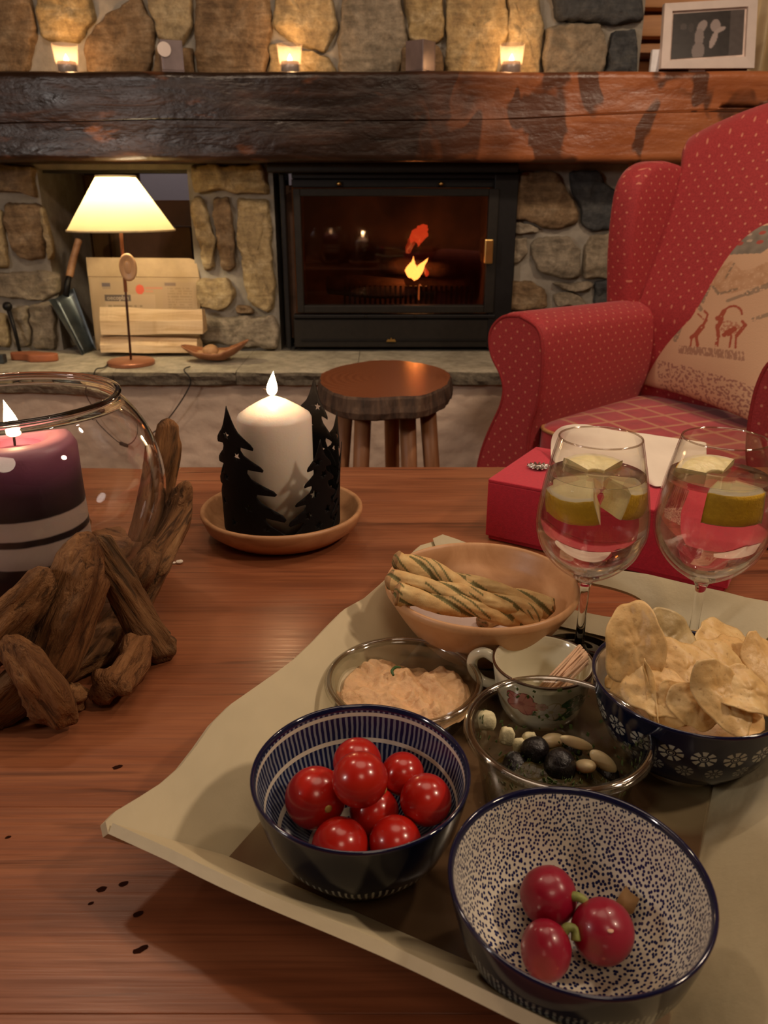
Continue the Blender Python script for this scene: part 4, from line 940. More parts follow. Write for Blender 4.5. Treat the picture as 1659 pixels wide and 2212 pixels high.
obj('wick', tube([(0, 0, Hc + 0.02), (0.0, 0, Hc + 0.026), (-0.005, 0, Hc + 0.029), (-0.011, 0, Hc + 0.029)], 0.0011, 8), WICK, wc)
obj('flame', moved(teardrop(0.0068, 0.029, lean=0.1), T(-0.001, 0, Hc + 0.0215)), CFL, wc)
point('candle_flame_light', (0, 0, Hc + 0.045), 0.55, (1.0, 0.60, 0.30), 0.007, wc)

th = thing('tree_candle_holder', 'black sheet metal candle holder cut as a ring of fir trees with star holes', 'candle holder', dc + Vector((0, 0, 0.010)))
RB = 0.068
obj('base_plate', lathe([(0.0001, 0), (RB, 0), (RB, 0.0008), (0.0001, 0.0008)], 64, cap=False), BLACKM, th)
solid(obj('ring_band', lathe([(RB, 0.0), (RB, 0.010)], 96, cap=False), BLACKM, th), 0.0014)
def star(cx, cy, r, rot=0.3): return [(cx + (r if k % 2 == 0 else r * 0.42) * math.cos(rot + PI * k / 5), cy + (r if k % 2 == 0 else r * 0.42) * math.sin(rot + PI * k / 5)) for k in range(10)]
def tree(h, wd, ang, seed=0, lab=None):
    half = [(0.0, 1.0), (0.10, 0.90), (0.22, 0.82), (0.46, 0.745), (0.50, 0.70), (0.25, 0.715), (0.30, 0.66), (0.62, 0.585), (0.655, 0.545), (0.36, 0.555), (0.42, 0.49),
            (0.84, 0.405), (0.86, 0.365), (0.52, 0.375), (0.58, 0.32), (1.0, 0.215), (1.01, 0.165), (0.66, 0.20), (0.74, 0.14), (1.12, 0.04), (1.10, 0.0)]
    sm = lambda q: [tuple(p)[:2] for p in spline([(x * wd / 2, y * h, 0) for x, y in q], 2)]
    rt = sm(half); lt = [(-x * (0.94 + 0.1 * math.sin(seed + i * .2)), y) for i, (x, y) in enumerate(rt)][::-1]
    out_ = rt + lt[:-1]
    holes = [star(-0.05 * wd, 0.78 * h, 0.0056), star(0.07 * wd, 0.64 * h, 0.0056, 0.9), star(-0.12 * wd, 0.46 * h, 0.0056), star(0.16 * wd, 0.26 * h, 0.0058, 0.5), star(-0.22 * wd, 0.25 * h, 0.0056, 1.2), star(0.34 * wd, 0.115 * h, 0.0048), star(-0.05 * wd, 0.12 * h, 0.0056)]
    me = flat_shape(out_, holes); bm = bmesh.new(); bm.from_mesh(me)
    x = -wd
    while x < wd:
        bmesh.ops.bisect_plane(bm, geom=bm.verts[:] + bm.edges[:] + bm.faces[:], plane_co=(x, 0, 0), plane_no=(1, 0, 0)); x += 0.005
    for v in bm.verts:
        s_, t = v.co.x, v.co.y; a = ang + s_ / RB
        r = RB + 0.0008 + 0.0010 * (seed % 2) + 0.05 * (t / h) ** 2 * 0.08
        v.co = Vector((r * math.sin(a), -r * math.cos(a), 0.004 + t))
    bm.to_mesh(me); bm.free()
    o = link('tree', me, TREEM, th); solid(o, 0.0009); return o
D = math.radians
TREEM = plain('tree_black_paint', (0.006, 0.005, 0.005), 0.7, 60, 0.1, 0.1, spec=0.15)
tree(0.158, 0.116, D(-40), 1); tree(0.118, 0.074, D(47), 2); tree(0.100, 0.072, D(92), 3); tree(0.165, 0.100, D(148), 4); tree(0.105, 0.080, D(-112), 5); tree(0.12, 0.09, D(-165), 6); tree(0.13, 0.09, D(112), 8)

# ------------------------------------------------------------------ tray
TF = 0.006                      # height of the tray floor above the table
AT = math.radians(-27.0); U = Vector((math.cos(AT), math.sin(AT), 0)); Vv = Vector((-math.sin(AT), math.cos(AT), 0)); Zv = Vector((0, 0, 1))
F0 = Vector((-0.098, 0.365, TT + 0.004)); TW, TL = 0.257, 0.374
tray = thing('serving_tray', 'cream painted wooden tray with flared wavy sides and an oval handle hole', 'tray', F0, AT)
CREAM_F = bpy.data.materials.new('tray_floor_paint'); CREAM_F.use_nodes = True; nt = CREAM_F.node_tree; b = nt.nodes['Principled BSDF']; setp(b, rough=0.22, coat=0.6, coatr=0.06)
sh_ = noi(nt, co(nt, (1, 1, 1)), 7.5, 1.5, 0.4, 1.2)
nt.links.new(ramp(nt, sh_, [(0.47, (0.11, 0.065, 0.033)), (0.50, (0.19, 0.145, 0.08)), (0.56, (0.24, 0.19, 0.105)), (0.60, (0.15, 0.10, 0.055))]), b.inputs['Base Color'])
bevel(obj('tray_floor', box(0, TW, 0, TL, -0.002, 0.002), CREAM_F, tray, False), 0.0008)
obj('floor_slab', box(-0.002, TW + 0.002, -0.002, TL + 0.002, -0.0038, -0.002), CREAM, tray, False)
SQ = math.sqrt(2)
def panel_fit(px, py, org, along, out_dir):      # intersect a pixel ray with the flared panel's plane
    d = ray(px, py); nrm = along.cross(out_dir); t = (org - Vector((0, 0, EYE))).dot(nrm) / d.dot(nrm)
    p = Vector((0, 0, EYE)) + d * t - org
    return p.dot(along), p.dot(out_dir) / out_dir.length_squared
def panel(name, org, along, outw, L, top, holes=(), lab=None):
    """org/along/outw in tray axes; top: list of (s, h) with h the rise (and flare) at s"""
    o3 = (outw + Zv) ; k = SQ
    outer = [(0, 0), (L, 0)] + [(s_, h_ * k) for s_, h_ in top[::-1]]
    me = flat_shape(outer, [[(x, y * k) for x, y in q] for q in holes])
    e2 = o3.normalized()
    for v in me.vertices: v.co = org + along * v.co.x + e2 * v.co.y
    o = link(name, me, CREAM, tray, False); o.data.update()
    return o
ux, vx = Vector((1, 0, 0)), Vector((0, 1, 0))
pts_l = [(223, 1790), (228, 1775), (250, 1752), (300, 1722), (350, 1690), (390, 1655), (425, 1610), (460, 1560), (500, 1520), (550, 1485), (600, 1450), (640, 1420), (680, 1382), (715, 1345), (745, 1315), (790, 1290), (830, 1255), (862, 1225), (890, 1195), (908, 1178)]
fit = [panel_fit(x, y, F0, Vv, -U + Zv) for x, y in pts_l]
print('left panel fit', [(round(a, 3), round(c, 3)) for a, c in fit])
AF = 0.043
topl = [(-AF, AF)] + [(s_, h_) for s_, h_ in fit if -AF < s_ < TL + AF - 0.004] + [(TL + AF, AF)]
o = panel('tray_side', Vector((0, 0, 0)), vx, -ux, TL, topl); solid(o, 0.007, -1)
pts_f = [(930, 1163), (960, 1160), (990, 1170), (1030, 1185), (1330, 1236), (1400, 1246), (1500, 1270), (1561, 1283), (1610, 1296), (1659, 1305)]
fit = [panel_fit(x, y, F0 + Vv * TL, U, Vv + Zv) for x, y in pts_f]
print('far panel fit', [(round(a, 3), round(c, 3)) for a, c in fit])
topf = [(-AF, AF)] + [(s_, h_) for s_, h_ in fit if -AF + .006 < s_ < TW + AF - .01] + [(TW + AF, AF)]
hp = [panel_fit(x, y, F0 + Vv * TL, U, Vv + Zv) for x, y in [(1284, 1261), (1335, 1270), (1375, 1287), (1395, 1305), (1398, 1320), (1385, 1330)]]
print('hole', [(round(a, 3), round(c, 3)) for a, c in hp])
hx1 = max(a for a, c in hp); hcx = hx1 - 0.055; hcy = 0.0235
hole = [(hcx + 0.055 * math.copysign(abs(math.cos(a)) ** 0.7, math.cos(a)), hcy + 0.0105 * math.copysign(abs(math.sin(a)) ** 0.9, math.sin(a))) for a in [2 * PI * i / 48 for i in range(48)]]
o = panel('tray_side', Vector((0, TL, 0)), ux, vx, TW, topf, [hole]); solid(o, 0.007, 1)
topn = [(-AF, AF)] + [(TW * t, AF + 0.004 * math.sin(t * 9)) for t in [i / 20 for i in range(21)]] + [(TW + AF, AF)]
o = panel('tray_side', Vector((0, 0, 0)), ux, -vx, TW, topn); solid(o, 0.006, -1)
o = panel('tray_side', Vector((TW, 0, 0)), vx, ux, TL, [(-AF, AF)] + [(TL * t, AF + 0.006 * math.sin(t * 14)) for t in [i / 20 for i in range(21)]] + [(TL + AF, AF)]); solid(o, 0.007, 1)

# ------------------------------------------------------------------ ceramic bowls
def bowl_uv_mats():
    out = {}
    def base(name, rough=0.12): 
        m, nt, b = newmat(name); setp(b, rough=rough, spec=0.45)
        sx = nt.nodes.new('ShaderNodeSeparateXYZ'); nt.links.new(co(nt), sx.inputs[0])
        ang = M_(nt, 'ARCTAN2', sx.outputs[1], sx.outputs[0]); return m, nt, b, sx, ang
    # inside of the tomato bowl: fine vertical strokes and pale rings
    m, nt, b, sx, ang = base('striped_glaze')
    n = noi(nt, co(nt, (1, 1, 0.25)), 220, 2)
    st_ = M_(nt, 'SINE', M_(nt, 'ADD', M_(nt, 'MULTIPLY', ang, 105.0), M_(nt, 'MULTIPLY', noi(nt, co(nt), 25), 9.0)))
    lines = ramp(nt, M_(nt, 'ADD', M_(nt, 'MULTIPLY_ADD', st_, 0.5, 0.5), M_(nt, 'MULTIPLY_ADD', n, 0.5, -0.25)), [(0.50, (0.010, 0.014, 0.055)), (0.72, (0.20, 0.22, 0.26))])
    zr = M_(nt, 'DIVIDE', sx.outputs[2], 0.07)
    rings = ramp(nt, zr, [(0, 0), (0.17, 1), (0.205, 0), (0.405, 1), (0.445, 0), (0.655, 1), (0.695, 0), (0.90, 1), (0.935, 0)], 'CONSTANT')
    nt.links.new(mix(nt, rings, lines, (0.60, 0.55, 0.45)), b.inputs['Base Color']); out['stripe_in'] = m
    # its outside: dark with short white strokes low down
    m, nt, b, sx, ang = base('dark_glaze_strokes')
    st_ = M_(nt, 'SINE', M_(nt, 'ADD', M_(nt, 'MULTIPLY', ang, 90.0), M_(nt, 'MULTIPLY', noi(nt, co(nt), 40), 8.0)))
    band = M_(nt, 'ADD', M_(nt, 'MULTIPLY', sx.outputs[2], 1 / 0.07), M_(nt, 'MULTIPLY_ADD', noi(nt, co(nt, (1, 1, 0)), 60), 0.16, -0.08))
    bm_ = ramp(nt, band, [(0, 0), (0.26, 1), (0.46, 0), (0.80, 0)], 'CONSTANT')
    k = M_(nt, 'MULTIPLY', ramp(nt, M_(nt, 'MULTIPLY_ADD', st_, 0.5, 0.5), [(0.62, 0.0), (0.80, 1.0)]), bm_)
    nt.links.new(mix(nt, k, (0.004, 0.006, 0.018), (0.40, 0.40, 0.36)), b.inputs['Base Color']); out['stripe_out'] = m
    # speckled inside
    m, nt, b, sx, ang = base('dotted_glaze')
    rho = M_(nt, 'SQRT', M_(nt, 'ADD', M_(nt, 'MULTIPLY', sx.outputs[0], sx.outputs[0]), M_(nt, 'MULTIPLY', sx.outputs[1], sx.outputs[1])))
    arc = M_(nt, 'MULTIPLY', M_(nt, 'ARCTAN2', rho, M_(nt, 'SUBTRACT', 0.070, sx.outputs[2])), 0.06)
    f_ = M_(nt, 'DIVIDE', arc, M_(nt, 'ADD', rho, 1e-5))
    cb = nt.nodes.new('ShaderNodeCombineXYZ'); nt.links.new(M_(nt, 'MULTIPLY', sx.outputs[0], f_), cb.inputs[0]); nt.links.new(M_(nt, 'MULTIPLY', sx.outputs[1], f_), cb.inputs[1])
    d1 = vor(nt, cb.outputs[0], 400, rand=0.8, dim='2D')
    n = noi(nt, co(nt), 45, 2)
    dots = ramp(nt, M_(nt, 'ADD', d1, M_(nt, 'MULTIPLY_ADD', n, 0.14, -0.07)), [(0.29, (0.012, 0.018, 0.085)), (0.38, (0.66, 0.62, 0.52))])
    nt.links.new(dots, b.inputs['Base Color']); out['dot_in'] = m
    m, nt, b, sx, ang = base('dark_glaze_dots')
    cb = nt.nodes.new('ShaderNodeCombineXYZ'); nt.links.new(M_(nt, 'MULTIPLY', ang, 0.05), cb.inputs[0]); nt.links.new(M_(nt, 'MULTIPLY', sx.outputs[2], 1.4), cb.inputs[1])
    d1 = vor(nt, cb.outputs[0], 400, rand=0.25, dim='2D')
    bm_ = ramp(nt, M_(nt, 'MULTIPLY', sx.outputs[2], 1 / 0.07), [(0, 0), (0.20, 1), (0.74, 0), (0.80, 0)], 'CONSTANT')
    k = M_(nt, 'MULTIPLY', ramp(nt, d1, [(0.22, 1.0), (0.32, 0.0)]), bm_)
    nt.links.new(mix(nt, k, (0.005, 0.008, 0.030), (0.38, 0.40, 0.34)), b.inputs['Base Color']); out['dot_out'] = m
    # flowered outside: two rows of eight-petalled flowers
    m, nt, b, sx, ang = base('flowered_glaze')
    def row(zc, size, N, ph):
        u_ = M_(nt, 'SUBTRACT', M_(nt, 'FRACT', M_(nt, 'ADD', M_(nt, 'MULTIPLY', ang, N / (2 * PI)), ph)), 0.5)
        u_ = M_(nt, 'MULTIPLY', u_, 2 * PI * 0.055 / N / size)
        v_ = M_(nt, 'DIVIDE', M_(nt, 'SUBTRACT', sx.outputs[2], zc), size)
        r_ = M_(nt, 'SQRT', M_(nt, 'ADD', M_(nt, 'MULTIPLY', u_, u_), M_(nt, 'MULTIPLY', v_, v_)))
        a_ = M_(nt, 'ARCTAN2', v_, u_)
        pet = M_(nt, 'ABSOLUTE', M_(nt, 'COSINE', M_(nt, 'MULTIPLY', a_, 4.0)))
        e_ = M_(nt, 'MULTIPLY', ramp(nt, pet, [(0.45, 0.0), (0.62, 1.0)]), ramp(nt, r_, [(0, 0), (0.42, 0), (0.46, 1), (0.93, 1), (1.0, 0)]))
        c_ = ramp(nt, r_, [(0.0, 1.0), (0.12, 1.0), (0.15, 0.0), (0.24, 0.0), (0.27, 1.0), (0.33, 0.0)])
        return M_(nt, 'MAXIMUM', e_, c_)
    k = M_(nt, 'MAXIMUM', row(0.050, 0.0070, 20, 0.1), M_(nt, 'MULTIPLY', row(0.0355, 0.0055, 20, 0.6), 0.45))
    nt.links.new(mix(nt, M_(nt, 'MULTIPLY', k, 0.8), (0.004, 0.007, 0.028), (0.55, 0.55, 0.46)), b.inputs['Base Color']); out['flower_out'] = m
    return out
GL = bowl_uv_mats()
NAVY = plain('navy_rim', (0.006, 0.008, 0.035), 0.1, 60, 0.1, coat=0.5); FOOT = plain('unglazed_foot', (0.55, 0.47, 0.35), 0.6, 60, 0.1)
WGLZ = plain('white_glaze', (0.62, 0.58, 0.48), 0.12, 20, 0.03, coat=0.5)
def bowl(name, label, c, R, Hh, m_in, m_out):
    t = thing(name, label, 'bowl', c)
    k = R / 0.063; q = Hh / 0.070
    P = [(0.0001, 0.003, 0), (0.024, 0.003, 0), (0.0245, 0.0, 0), (0.027, 0.0, 0), (0.0275, 0.006, 0), (0.032, 0.0085, 1), (0.043, 0.0165, 1), (0.0515, 0.028, 1), (0.0575, 0.043, 1), (0.061, 0.058, 1), (0.0628, 0.068, 1),
         (0.0630, 0.0695, 2), (0.0621, 0.0705, 2), (0.0608, 0.0695, 2), (0.0600, 0.067, 3), (0.0583, 0.057, 3), (0.0548, 0.043, 3), (0.049, 0.030, 3), (0.0405, 0.020, 3), (0.029, 0.0125, 3), (0.016, 0.0095, 3), (0.0001, 0.009, 3)]
    prof = [(r * k, z_ * q) for r, z_, _ in P]; n = 96
    V, Fc = lathe(prof, n, cap=False)
    idx = {0: 0, 1: 1, 2: 2, 3: 3}
    mats = []
    for j in range(len(prof) - 1): mats += [P[j + 1][2] if P[j + 1][2] == P[j][2] else max(P[j][2], P[j + 1][2]) if P[j + 1][2] != 3 else 2] * n
    obj('bowl_body', (V, Fc), [FOOT, m_out, NAVY, m_in], t, mats=mats)
    return t
RB_ = 0.0635
tb = Vector((-0.0134, 0.3657, TT + TF)); rb = Vector((0.0942, 0.2885, TT + TF))
bowl('striped_bowl', 'dark blue bowl with fine striped lining and pale rings, full of cherry tomatoes', tb, 0.0630, 0.070, GL['stripe_in'], GL['stripe_out'])
bowl('speckled_bowl', 'blue and cream dotted bowl holding three radishes, nearest the camera', rb, 0.0632, 0.070, GL['dot_in'], GL['dot_out'])
kb = PZ(1494, 1462, TT + 0.076); kb = Vector((kb.x, kb.y, TT + TF))
bowl('flowered_bowl', 'navy bowl with white flowers around it, heaped with potato chips', kb, 0.0665, 0.070, WGLZ, GL['flower_out'])

# settle round food inside a round bowl (simple push-apart)
def settle(items, c, Rin, zc, it=200):
    P = [Vector(p) for p, r in items]; rs = [r for p, r in items]
    cc = Vector((c.x, c.y, c.z + zc))
    for _ in range(it):
        for i in range(len(P)):
            for j in range(i):
                d = P[i] - P[j]; L = d.length; m = rs[i] + rs[j]
                if L < m: P[i] += d / L * (m - L) * 0.5; P[j] -= d / L * (m - L) * 0.5
            d = P[i] - cc
            if d.z < 0 or d.xy.length > Rin - rs[i]:
                if d.length > Rin - rs[i]: P[i] = cc + d.normalized() * (Rin - rs[i])
    return P
m_, nt, b = newmat('tomato_skin'); setp(b, rough=0.24, coat=0.25, coatr=0.1, sss=0.25); b.inputs['Subsurface Radius'].default_value = (0.012, 0.003, 0.001); b.inputs['Subsurface Scale'].default_value = 0.4
nt.links.new(ramp(nt, noi(nt, co(nt), 28, 3), [(0.3, (0.36, 0.006, 0.005)), (0.7, (0.50, 0.020, 0.009))]), b.inputs['Base Color']); TOM = m_
SCAR = plain('stem_scar', (0.50, 0.36, 0.08), 0.6, 200, 0.3)
tl = [((694, 1740), .048, .0182, 'large cherry tomato with a stem scar at the left of the striped bowl'), ((777, 1684), .072, .0160, 'glossy cherry tomato on top of the pile in the striped bowl'),
      ((775, 1650), .058, .0150, 'cherry tomato mostly hidden right behind the topmost one'), ((865, 1678), .050, .0135, 'small cherry tomato at the back right of the striped bowl'),
      ((908, 1742), .050, .0152, 'cherry tomato at the right side of the striped bowl'), ((815, 1755), .040, .0150, 'shaded cherry tomato in the middle of the pile'),
      ((741, 1808), .042, .0162, 'cherry tomato at the front left of the striped bowl'), ((849, 1804), .042, .0150, 'cherry tomato at the front right of the striped bowl')]
pos = settle([(PZ(x, y, TT + z_), r) for (x, y), z_, r, _ in tl], tb, 0.0595, 0.070)
for k, ((q, z_, r, lab), p) in enumerate(zip(tl, pos)):
    t = thing('cherry_tomato', lab, 'tomato', p, group='cherry tomatoes in the striped bowl')
    obj('fruit', sphere(r, 32, 20, (1, 1, 0.97 if k else 1.0)), TOM, t)
    v = Vector((0.45, -0.75, 0.25)) if k == 0 else Vector((math.sin(k * 2.1), math.cos(k * 2.1) * 0.8 + 0.3, -0.4))
    v.normalize(); sc2 = obj('stem_scar', lathe([(0.0001, 0.0009), (0.0014, 0.0007), (0.0024, 0.0001), (0.0020, -0.001)], 9, cap=False), SCAR, t)
    sc2.location = v * r * 0.985; sc2.rotation_mode = 'QUATERNION'; sc2.rotation_quaternion = v.to_track_quat('Z', 'Y')
m_, nt, b = newmat('radish_skin'); setp(b, rough=0.32, coat=0.2, sss=0.1); b.inputs['Subsurface Radius'].default_value = (0.01, 0.002, 0.003); b.inputs['Subsurface Scale'].default_value = 0.3
nt.links.new(mix(nt, ramp(nt, vor(nt, co(nt, (1, 1, 1)), 130), [(0.10, 0.6), (0.16, 0.0)]), ramp(nt, noi(nt, co(nt), 40, 4), [(0.3, (0.19, 0.003, 0.014)), (0.7, (0.32, 0.008, 0.032))]), (0.5, 0.12, 0.08)), b.inputs['Base Color']); RAD = m_
RGREEN = plain('radish_stem', (0.20, 0.22, 0.05), 0.6, 100, 0.4, 0.3)
rl = [((1193, 1962), .030, .0150, (1, 1, 1.0), 'radish with a curled green stem at the back left of the dotted bowl'), ((1290, 2016), .030, .0158, (1, 1, 1), 'largest round radish at the right of the dotted bowl'), ((1176, 2055), .030, .0135, (.92, 1.0, 1.15), 'small oval radish nearest the camera in the dotted bowl')]
pos = settle([(PZ(x, y, TT + z_), r) for (x, y), z_, r, _, _ in rl], rb, 0.0595, 0.070)
for k, ((q, z_, r, sq, lab), p) in enumerate(zip(rl, pos)):
    t = thing('radish', lab, 'radish', p, group='radishes in the dotted bowl')
    obj('root', jitter(sphere(r, 32, 20, sq), 0.0005, 80, k), RAD, t)
    if k != 1:
        d = Vector((0.75, -0.45, 0.45)) if k == 0 else Vector((0.75, 0.3, 0.7)); d.normalize()
        obj('stem', tube(spline([d * r * 0.92, d * (r + 0.002), d * (r + 0.004) + Vector((0.002, -0.001, -0.002)), d * (r + 0.003) + Vector((0.003, -0.004, -0.005))], 4), [0.0026, 0.0024, 0.002, 0.0026], 9), RGREEN, t)
    else: obj('root_tip', moved(sphere(0.0018, 10, 6, (1, 1, .4)), T(0.0, -r * 0.62, r * 0.76)), plain('radish_scar', (0.6, 0.35, 0.25), 0.7), t)
p = PZ(1363, 1955, TT + 0.030)
d = (p - (rb + Vector((0, 0, .07)))).normalized(); p = rb + Vector((0, 0, .07)) + d * 0.0583
o = tag(obj('radish_leaf_scrap', jitter(extrude_poly([(-.0045, -.006), (.001, -.0075), (.006, -.002), (.0045, .006), (-.001, .0055), (-.005, .007)], .0006), 0.0006, 300), plain('dry_leaf', (0.34, 0.19, 0.07), 0.7, 60, 0.3)), 'brown scrap of dry leaf stuck to the right inside of the dotted bowl', 'leaf'); o.location = p; o.rotation_mode = 'QUATERNION'; o.rotation_quaternion = (-d).to_track_quat('Z', 'Y')

# ------------------------------------------------------------------ turned wooden bowl with twisted bread sticks
wbc = Vector((0.0850, 0.615, TT + TF))
wbw = thing('wooden_bowl', 'wide pale turned wooden bowl holding twisted green-streaked bread sticks', 'bowl', wbc)
WBP = [(0.0001, 0.0), (0.036, 0.0), (0.052, 0.008), (0.069, 0.024), (0.0845, 0.043), (0.0880, 0.048), (0.0865, 0.0515), (0.083, 0.050), (0.0765, 0.038), (0.070, 0.032), (0.062, 0.024), (0.050, 0.013), (0.030, 0.009), (0.0001, 0.0085)]
obj('bowl_body', lathe([tuple(q)[:2] for q in spline([(r * .955, z_ * 1.27, 0) for r, z_ in WBP], 3)], 96, cap=False), BOWLW, wbw)
NAPK = plain('napkin', (0.62, 0.50, 0.46), 0.85, 30, 0.05, 0.2)
def nap(u, v):
    x, y = (u - 0.5) * 0.10 - 0.012, (v - 0.5) * 0.075; r = math.hypot(x, y)
    return (x, y, 0.0165 + r * r * 4.0 + max(0, r - .045) * 0.3 + 0.002 * noise.noise(Vector((u * 5, v * 5, 2))))
o = tag(obj('paper_napkin', grid(nap, 24, 20), NAPK), 'pale paper napkin lining the wooden bowl under the bread sticks', 'napkin'); o.location = wbc; solid(o, 0.0006)
BREAD = vcol('baked_dough', 0.75, 0.5, 160, 0.0, 0.25)
def breadstick(P, r, turns, lab, seed):
    P = [Vector(p) for p in P]; S = spline(P, 60); m = len(S); V = []; Cc = []; n = 48; up = Vector((0, 0, 1))
    c0 = P[0]
    for i, p in enumerate(S):
        t = (S[min(i + 1, m - 1)] - S[max(i - 1, 0)]).normalized(); u = (up - t * up.dot(t)).normalized(); w = t.cross(u)
        f = i / (m - 1); ph = turns * 2 * PI * f + seed; e = min(1, f * 14 + 0.45, (1 - f) * 14 + 0.35)
        for k in range(n):
            a = 2 * PI * k / n; lobe = abs(math.cos(a - ph)); rr = r * e * (0.66 + 0.50 * lobe ** 0.8) * (1 + 0.10 * noise.noise(Vector((f * 12, k * 0.4, seed))))
            b_ = u * (math.cos(a) * rr) + w * (math.sin(a) * rr); V.append(p + b_ - c0)
            g = 1 if lobe < 0.30 and noise.noise(Vector((f * 16, math.sin(a), seed))) > -0.35 else 0
            s2 = math.sin((a - ph) * 2 + 0.6); strip = 1 if 0.55 < s2 < 0.85 and noise.noise(Vector((f * 5, 1, seed * 2))) > 0.1 else 0
            n_ = noise.noise(Vector((f * 22, a, seed))) * 0.5 + 0.5
            base = Vector((0.62, 0.36, 0.13)).lerp(Vector((0.74, 0.54, 0.24)), n_)
            if f < 0.06 or f > 0.95: base = Vector((0.40, 0.22, 0.09))
            Cc.append(base.lerp(Vector((0.085, 0.10, 0.025)), 0.85 * max(g, strip)))
    Fc = [(i * n + k, i * n + (k + 1) % n, (i + 1) * n + (k + 1) % n, (i + 1) * n + k) for i in range(m - 1) for k in range(n)]
    Fc += [tuple(range(n))[::-1], tuple((m - 1) * n + k for k in range(n))]
    o = tag(obj('bread_stick', (V, Fc), BREAD), lab, 'bread stick', 'bread sticks in the wooden bowl'); o.location = c0; color_attr(o, Cc); return o
z_ = TT + TF
breadstick([PZ(849, 1207, z_ + .086), PZ(930, 1235, z_ + .078), PZ(1010, 1265, z_ + .070), PZ(1110, 1290, z_ + .058), PZ(1196, 1318, z_ + .045)], 0.0088, 1.55, 'twisted bread stick lying highest, farthest back in the wooden bowl', 0.3)
breadstick([PZ(834, 1250, z_ + .078), PZ(930, 1270, z_ + .076), PZ(1020, 1290, z_ + .067), PZ(1110, 1310, z_ + .055), PZ(1168, 1330, z_ + .044)], 0.0078, 1.6, 'twisted bread stick in the middle, sticking out farthest left over the bowl rim', 1.5)
breadstick([PZ(850, 1281, z_ + .074), PZ(930, 1297, z_ + .069), PZ(1020, 1313, z_ + .059), PZ(1100, 1328, z_ + .048), PZ(1160, 1340, z_ + .038)], 0.0086, 1.45, 'pale thick twisted bread stick nearest the camera in the wooden bowl', 2.6)
breadstick([PZ(1035, 1345, z_ + .022), PZ(1100, 1325, z_ + .022), PZ(1160, 1305, z_ + .026), PZ(1215, 1310, z_ + .032)], 0.0070, 1.0, 'bread stick lying lowest, mostly hidden at the bottom of the wooden bowl', 4.1)

# ------------------------------------------------------------------ hummus tub
def clear_tub(name, label, c, R, Hh, r0, parts_label=None):
    t = thing(name, label, 'tub', c)
    pr = [(0.0001, 0.0003), (r0, 0.0003), (r0 + 0.002, 0.002), (R - 0.0065, Hh - 0.003), (R - 0.0060, Hh - 0.001), (R - 0.002, Hh - 0.0006), (R, Hh - 0.003), (R + 0.0002, Hh - 0.0028),
          (R - 0.0008, Hh + 0.0006), (R - 0.0022, Hh + 0.0008), (R - 0.0068, Hh), (R - 0.0075, Hh - 0.003), (r0 + 0.0014, 0.0030), (r0 - 0.001, 0.0012), (0.0001, 0.0012)]
    obj('tub_wall', lathe(pr, 96, cap=False), PLAST, t)
    obj('rim', lathe([(R - 0.0030 + 0.0024 * math.cos(a), Hh + 0.0002 + 0.0014 * math.sin(a)) for a in [2 * PI * i / 8 for i in range(8)]], 96, closed=True), RIMP, t)
    return t
RIMP = thin_glass('plastic_rim', (0.85, 0.82, 0.78), 0.08, 0.30, 1.4)
hc = Vector((0.0152, 0.5185, TT + TF)); HR = 0.0612
ht = clear_tub('hummus_tub', 'round clear plastic tub of pale hummus behind the striped bowl', hc, HR, 0.030, 0.047)
HUM = plain('hummus_paste', (0.66, 0.41, 0.21), 0.6, 90, 0.12, 0.5, 180, sss=0.1)
def hum(u, v):
    a = 2 * PI * u; r = v * 0.0525; x, y = r * math.cos(a), r * math.sin(a)
    q = Vector((x * 32, y * 32, 1.3)); w = noise.noise_vector(q) * 0.6
    h = 0.0185 + 0.006 * noise.noise(q + w * 2.2) + 0.0045 * abs(noise.noise(Vector((x * 70 + w.x * 3, y * 45 + w.y * 3, 3)))) * 2 + 0.0012 * noise.noise(Vector((x * 260, y * 260, 0)))
    sw = abs(math.hypot(x - 0.012, y + 0.012) - 0.022); h += 0.004 * math.exp(-(sw / 0.005) ** 2)
    hole = math.exp(-((x - 0.012) / 0.020) ** 2 - ((y - 0.048) / 0.016) ** 2); h -= 0.015 * hole
    lim = 1.0 if v < 0.93 else 0.75
    return (x, y, min(max(h * lim, 0.002), 0.027))
o = tag(obj('hummus', grid(hum, 150, 46), HUM), 'swirled beige hummus filling the clear tub behind the tomatoes', 'spread'); o.location = hc
p = PZ(855, 1452, TT + TF + 0.025)
o = tag(obj('herb_sprig', tube(spline([(-0.002, -0.006, 0), (-0.003, -0.001, 0.001), (0.000, 0.004, 0.001), (0.004, 0.005, 0.0)], 5), [0.0009, 0.0013, 0.0012, 0.0006], 8), plain('herb_green', (0.03, 0.09, 0.02), 0.5, 200, 0.3)), 'curled green herb sprig on the hummus', 'herb'); o.location = p + Vector((0, 0, 0.001))

# ------------------------------------------------------------------ olive tub
oc_ = Vector((0.112, 0.419, TT + TF)); OR_ = 0.0605
ot = clear_tub('olive_tub', 'deep round clear plastic tub of black olives, garlic and herbs', oc_, OR_, 0.058, 0.043)
m_, nt, b = newmat('olive_oil'); setp(b, rough=0.03, trans=0.55, ior=1.2); b.inputs['Base Color'].default_value = (0.30, 0.20, 0.06, 1)
obj('oil', lathe([(0.0001, 0.002), (0.0425, 0.002), (0.0442, 0.009), (0.0001, 0.009)], 64, cap=False), m_, ot)
OLV = plain('black_olive', (0.008, 0.006, 0.007), 0.28, 90, 0.4, 0.35, 250)
GARL = plain('garlic', (0.62, 0.48, 0.27), 0.35, 60, 0.12, 0.1, sss=0.15); FETA = plain('feta', (0.75, 0.68, 0.42), 0.7, 60, 0.08, 0.4)
HERB = plain('chopped_herb', (0.05, 0.08, 0.015), 0.6, 100, 0.4)
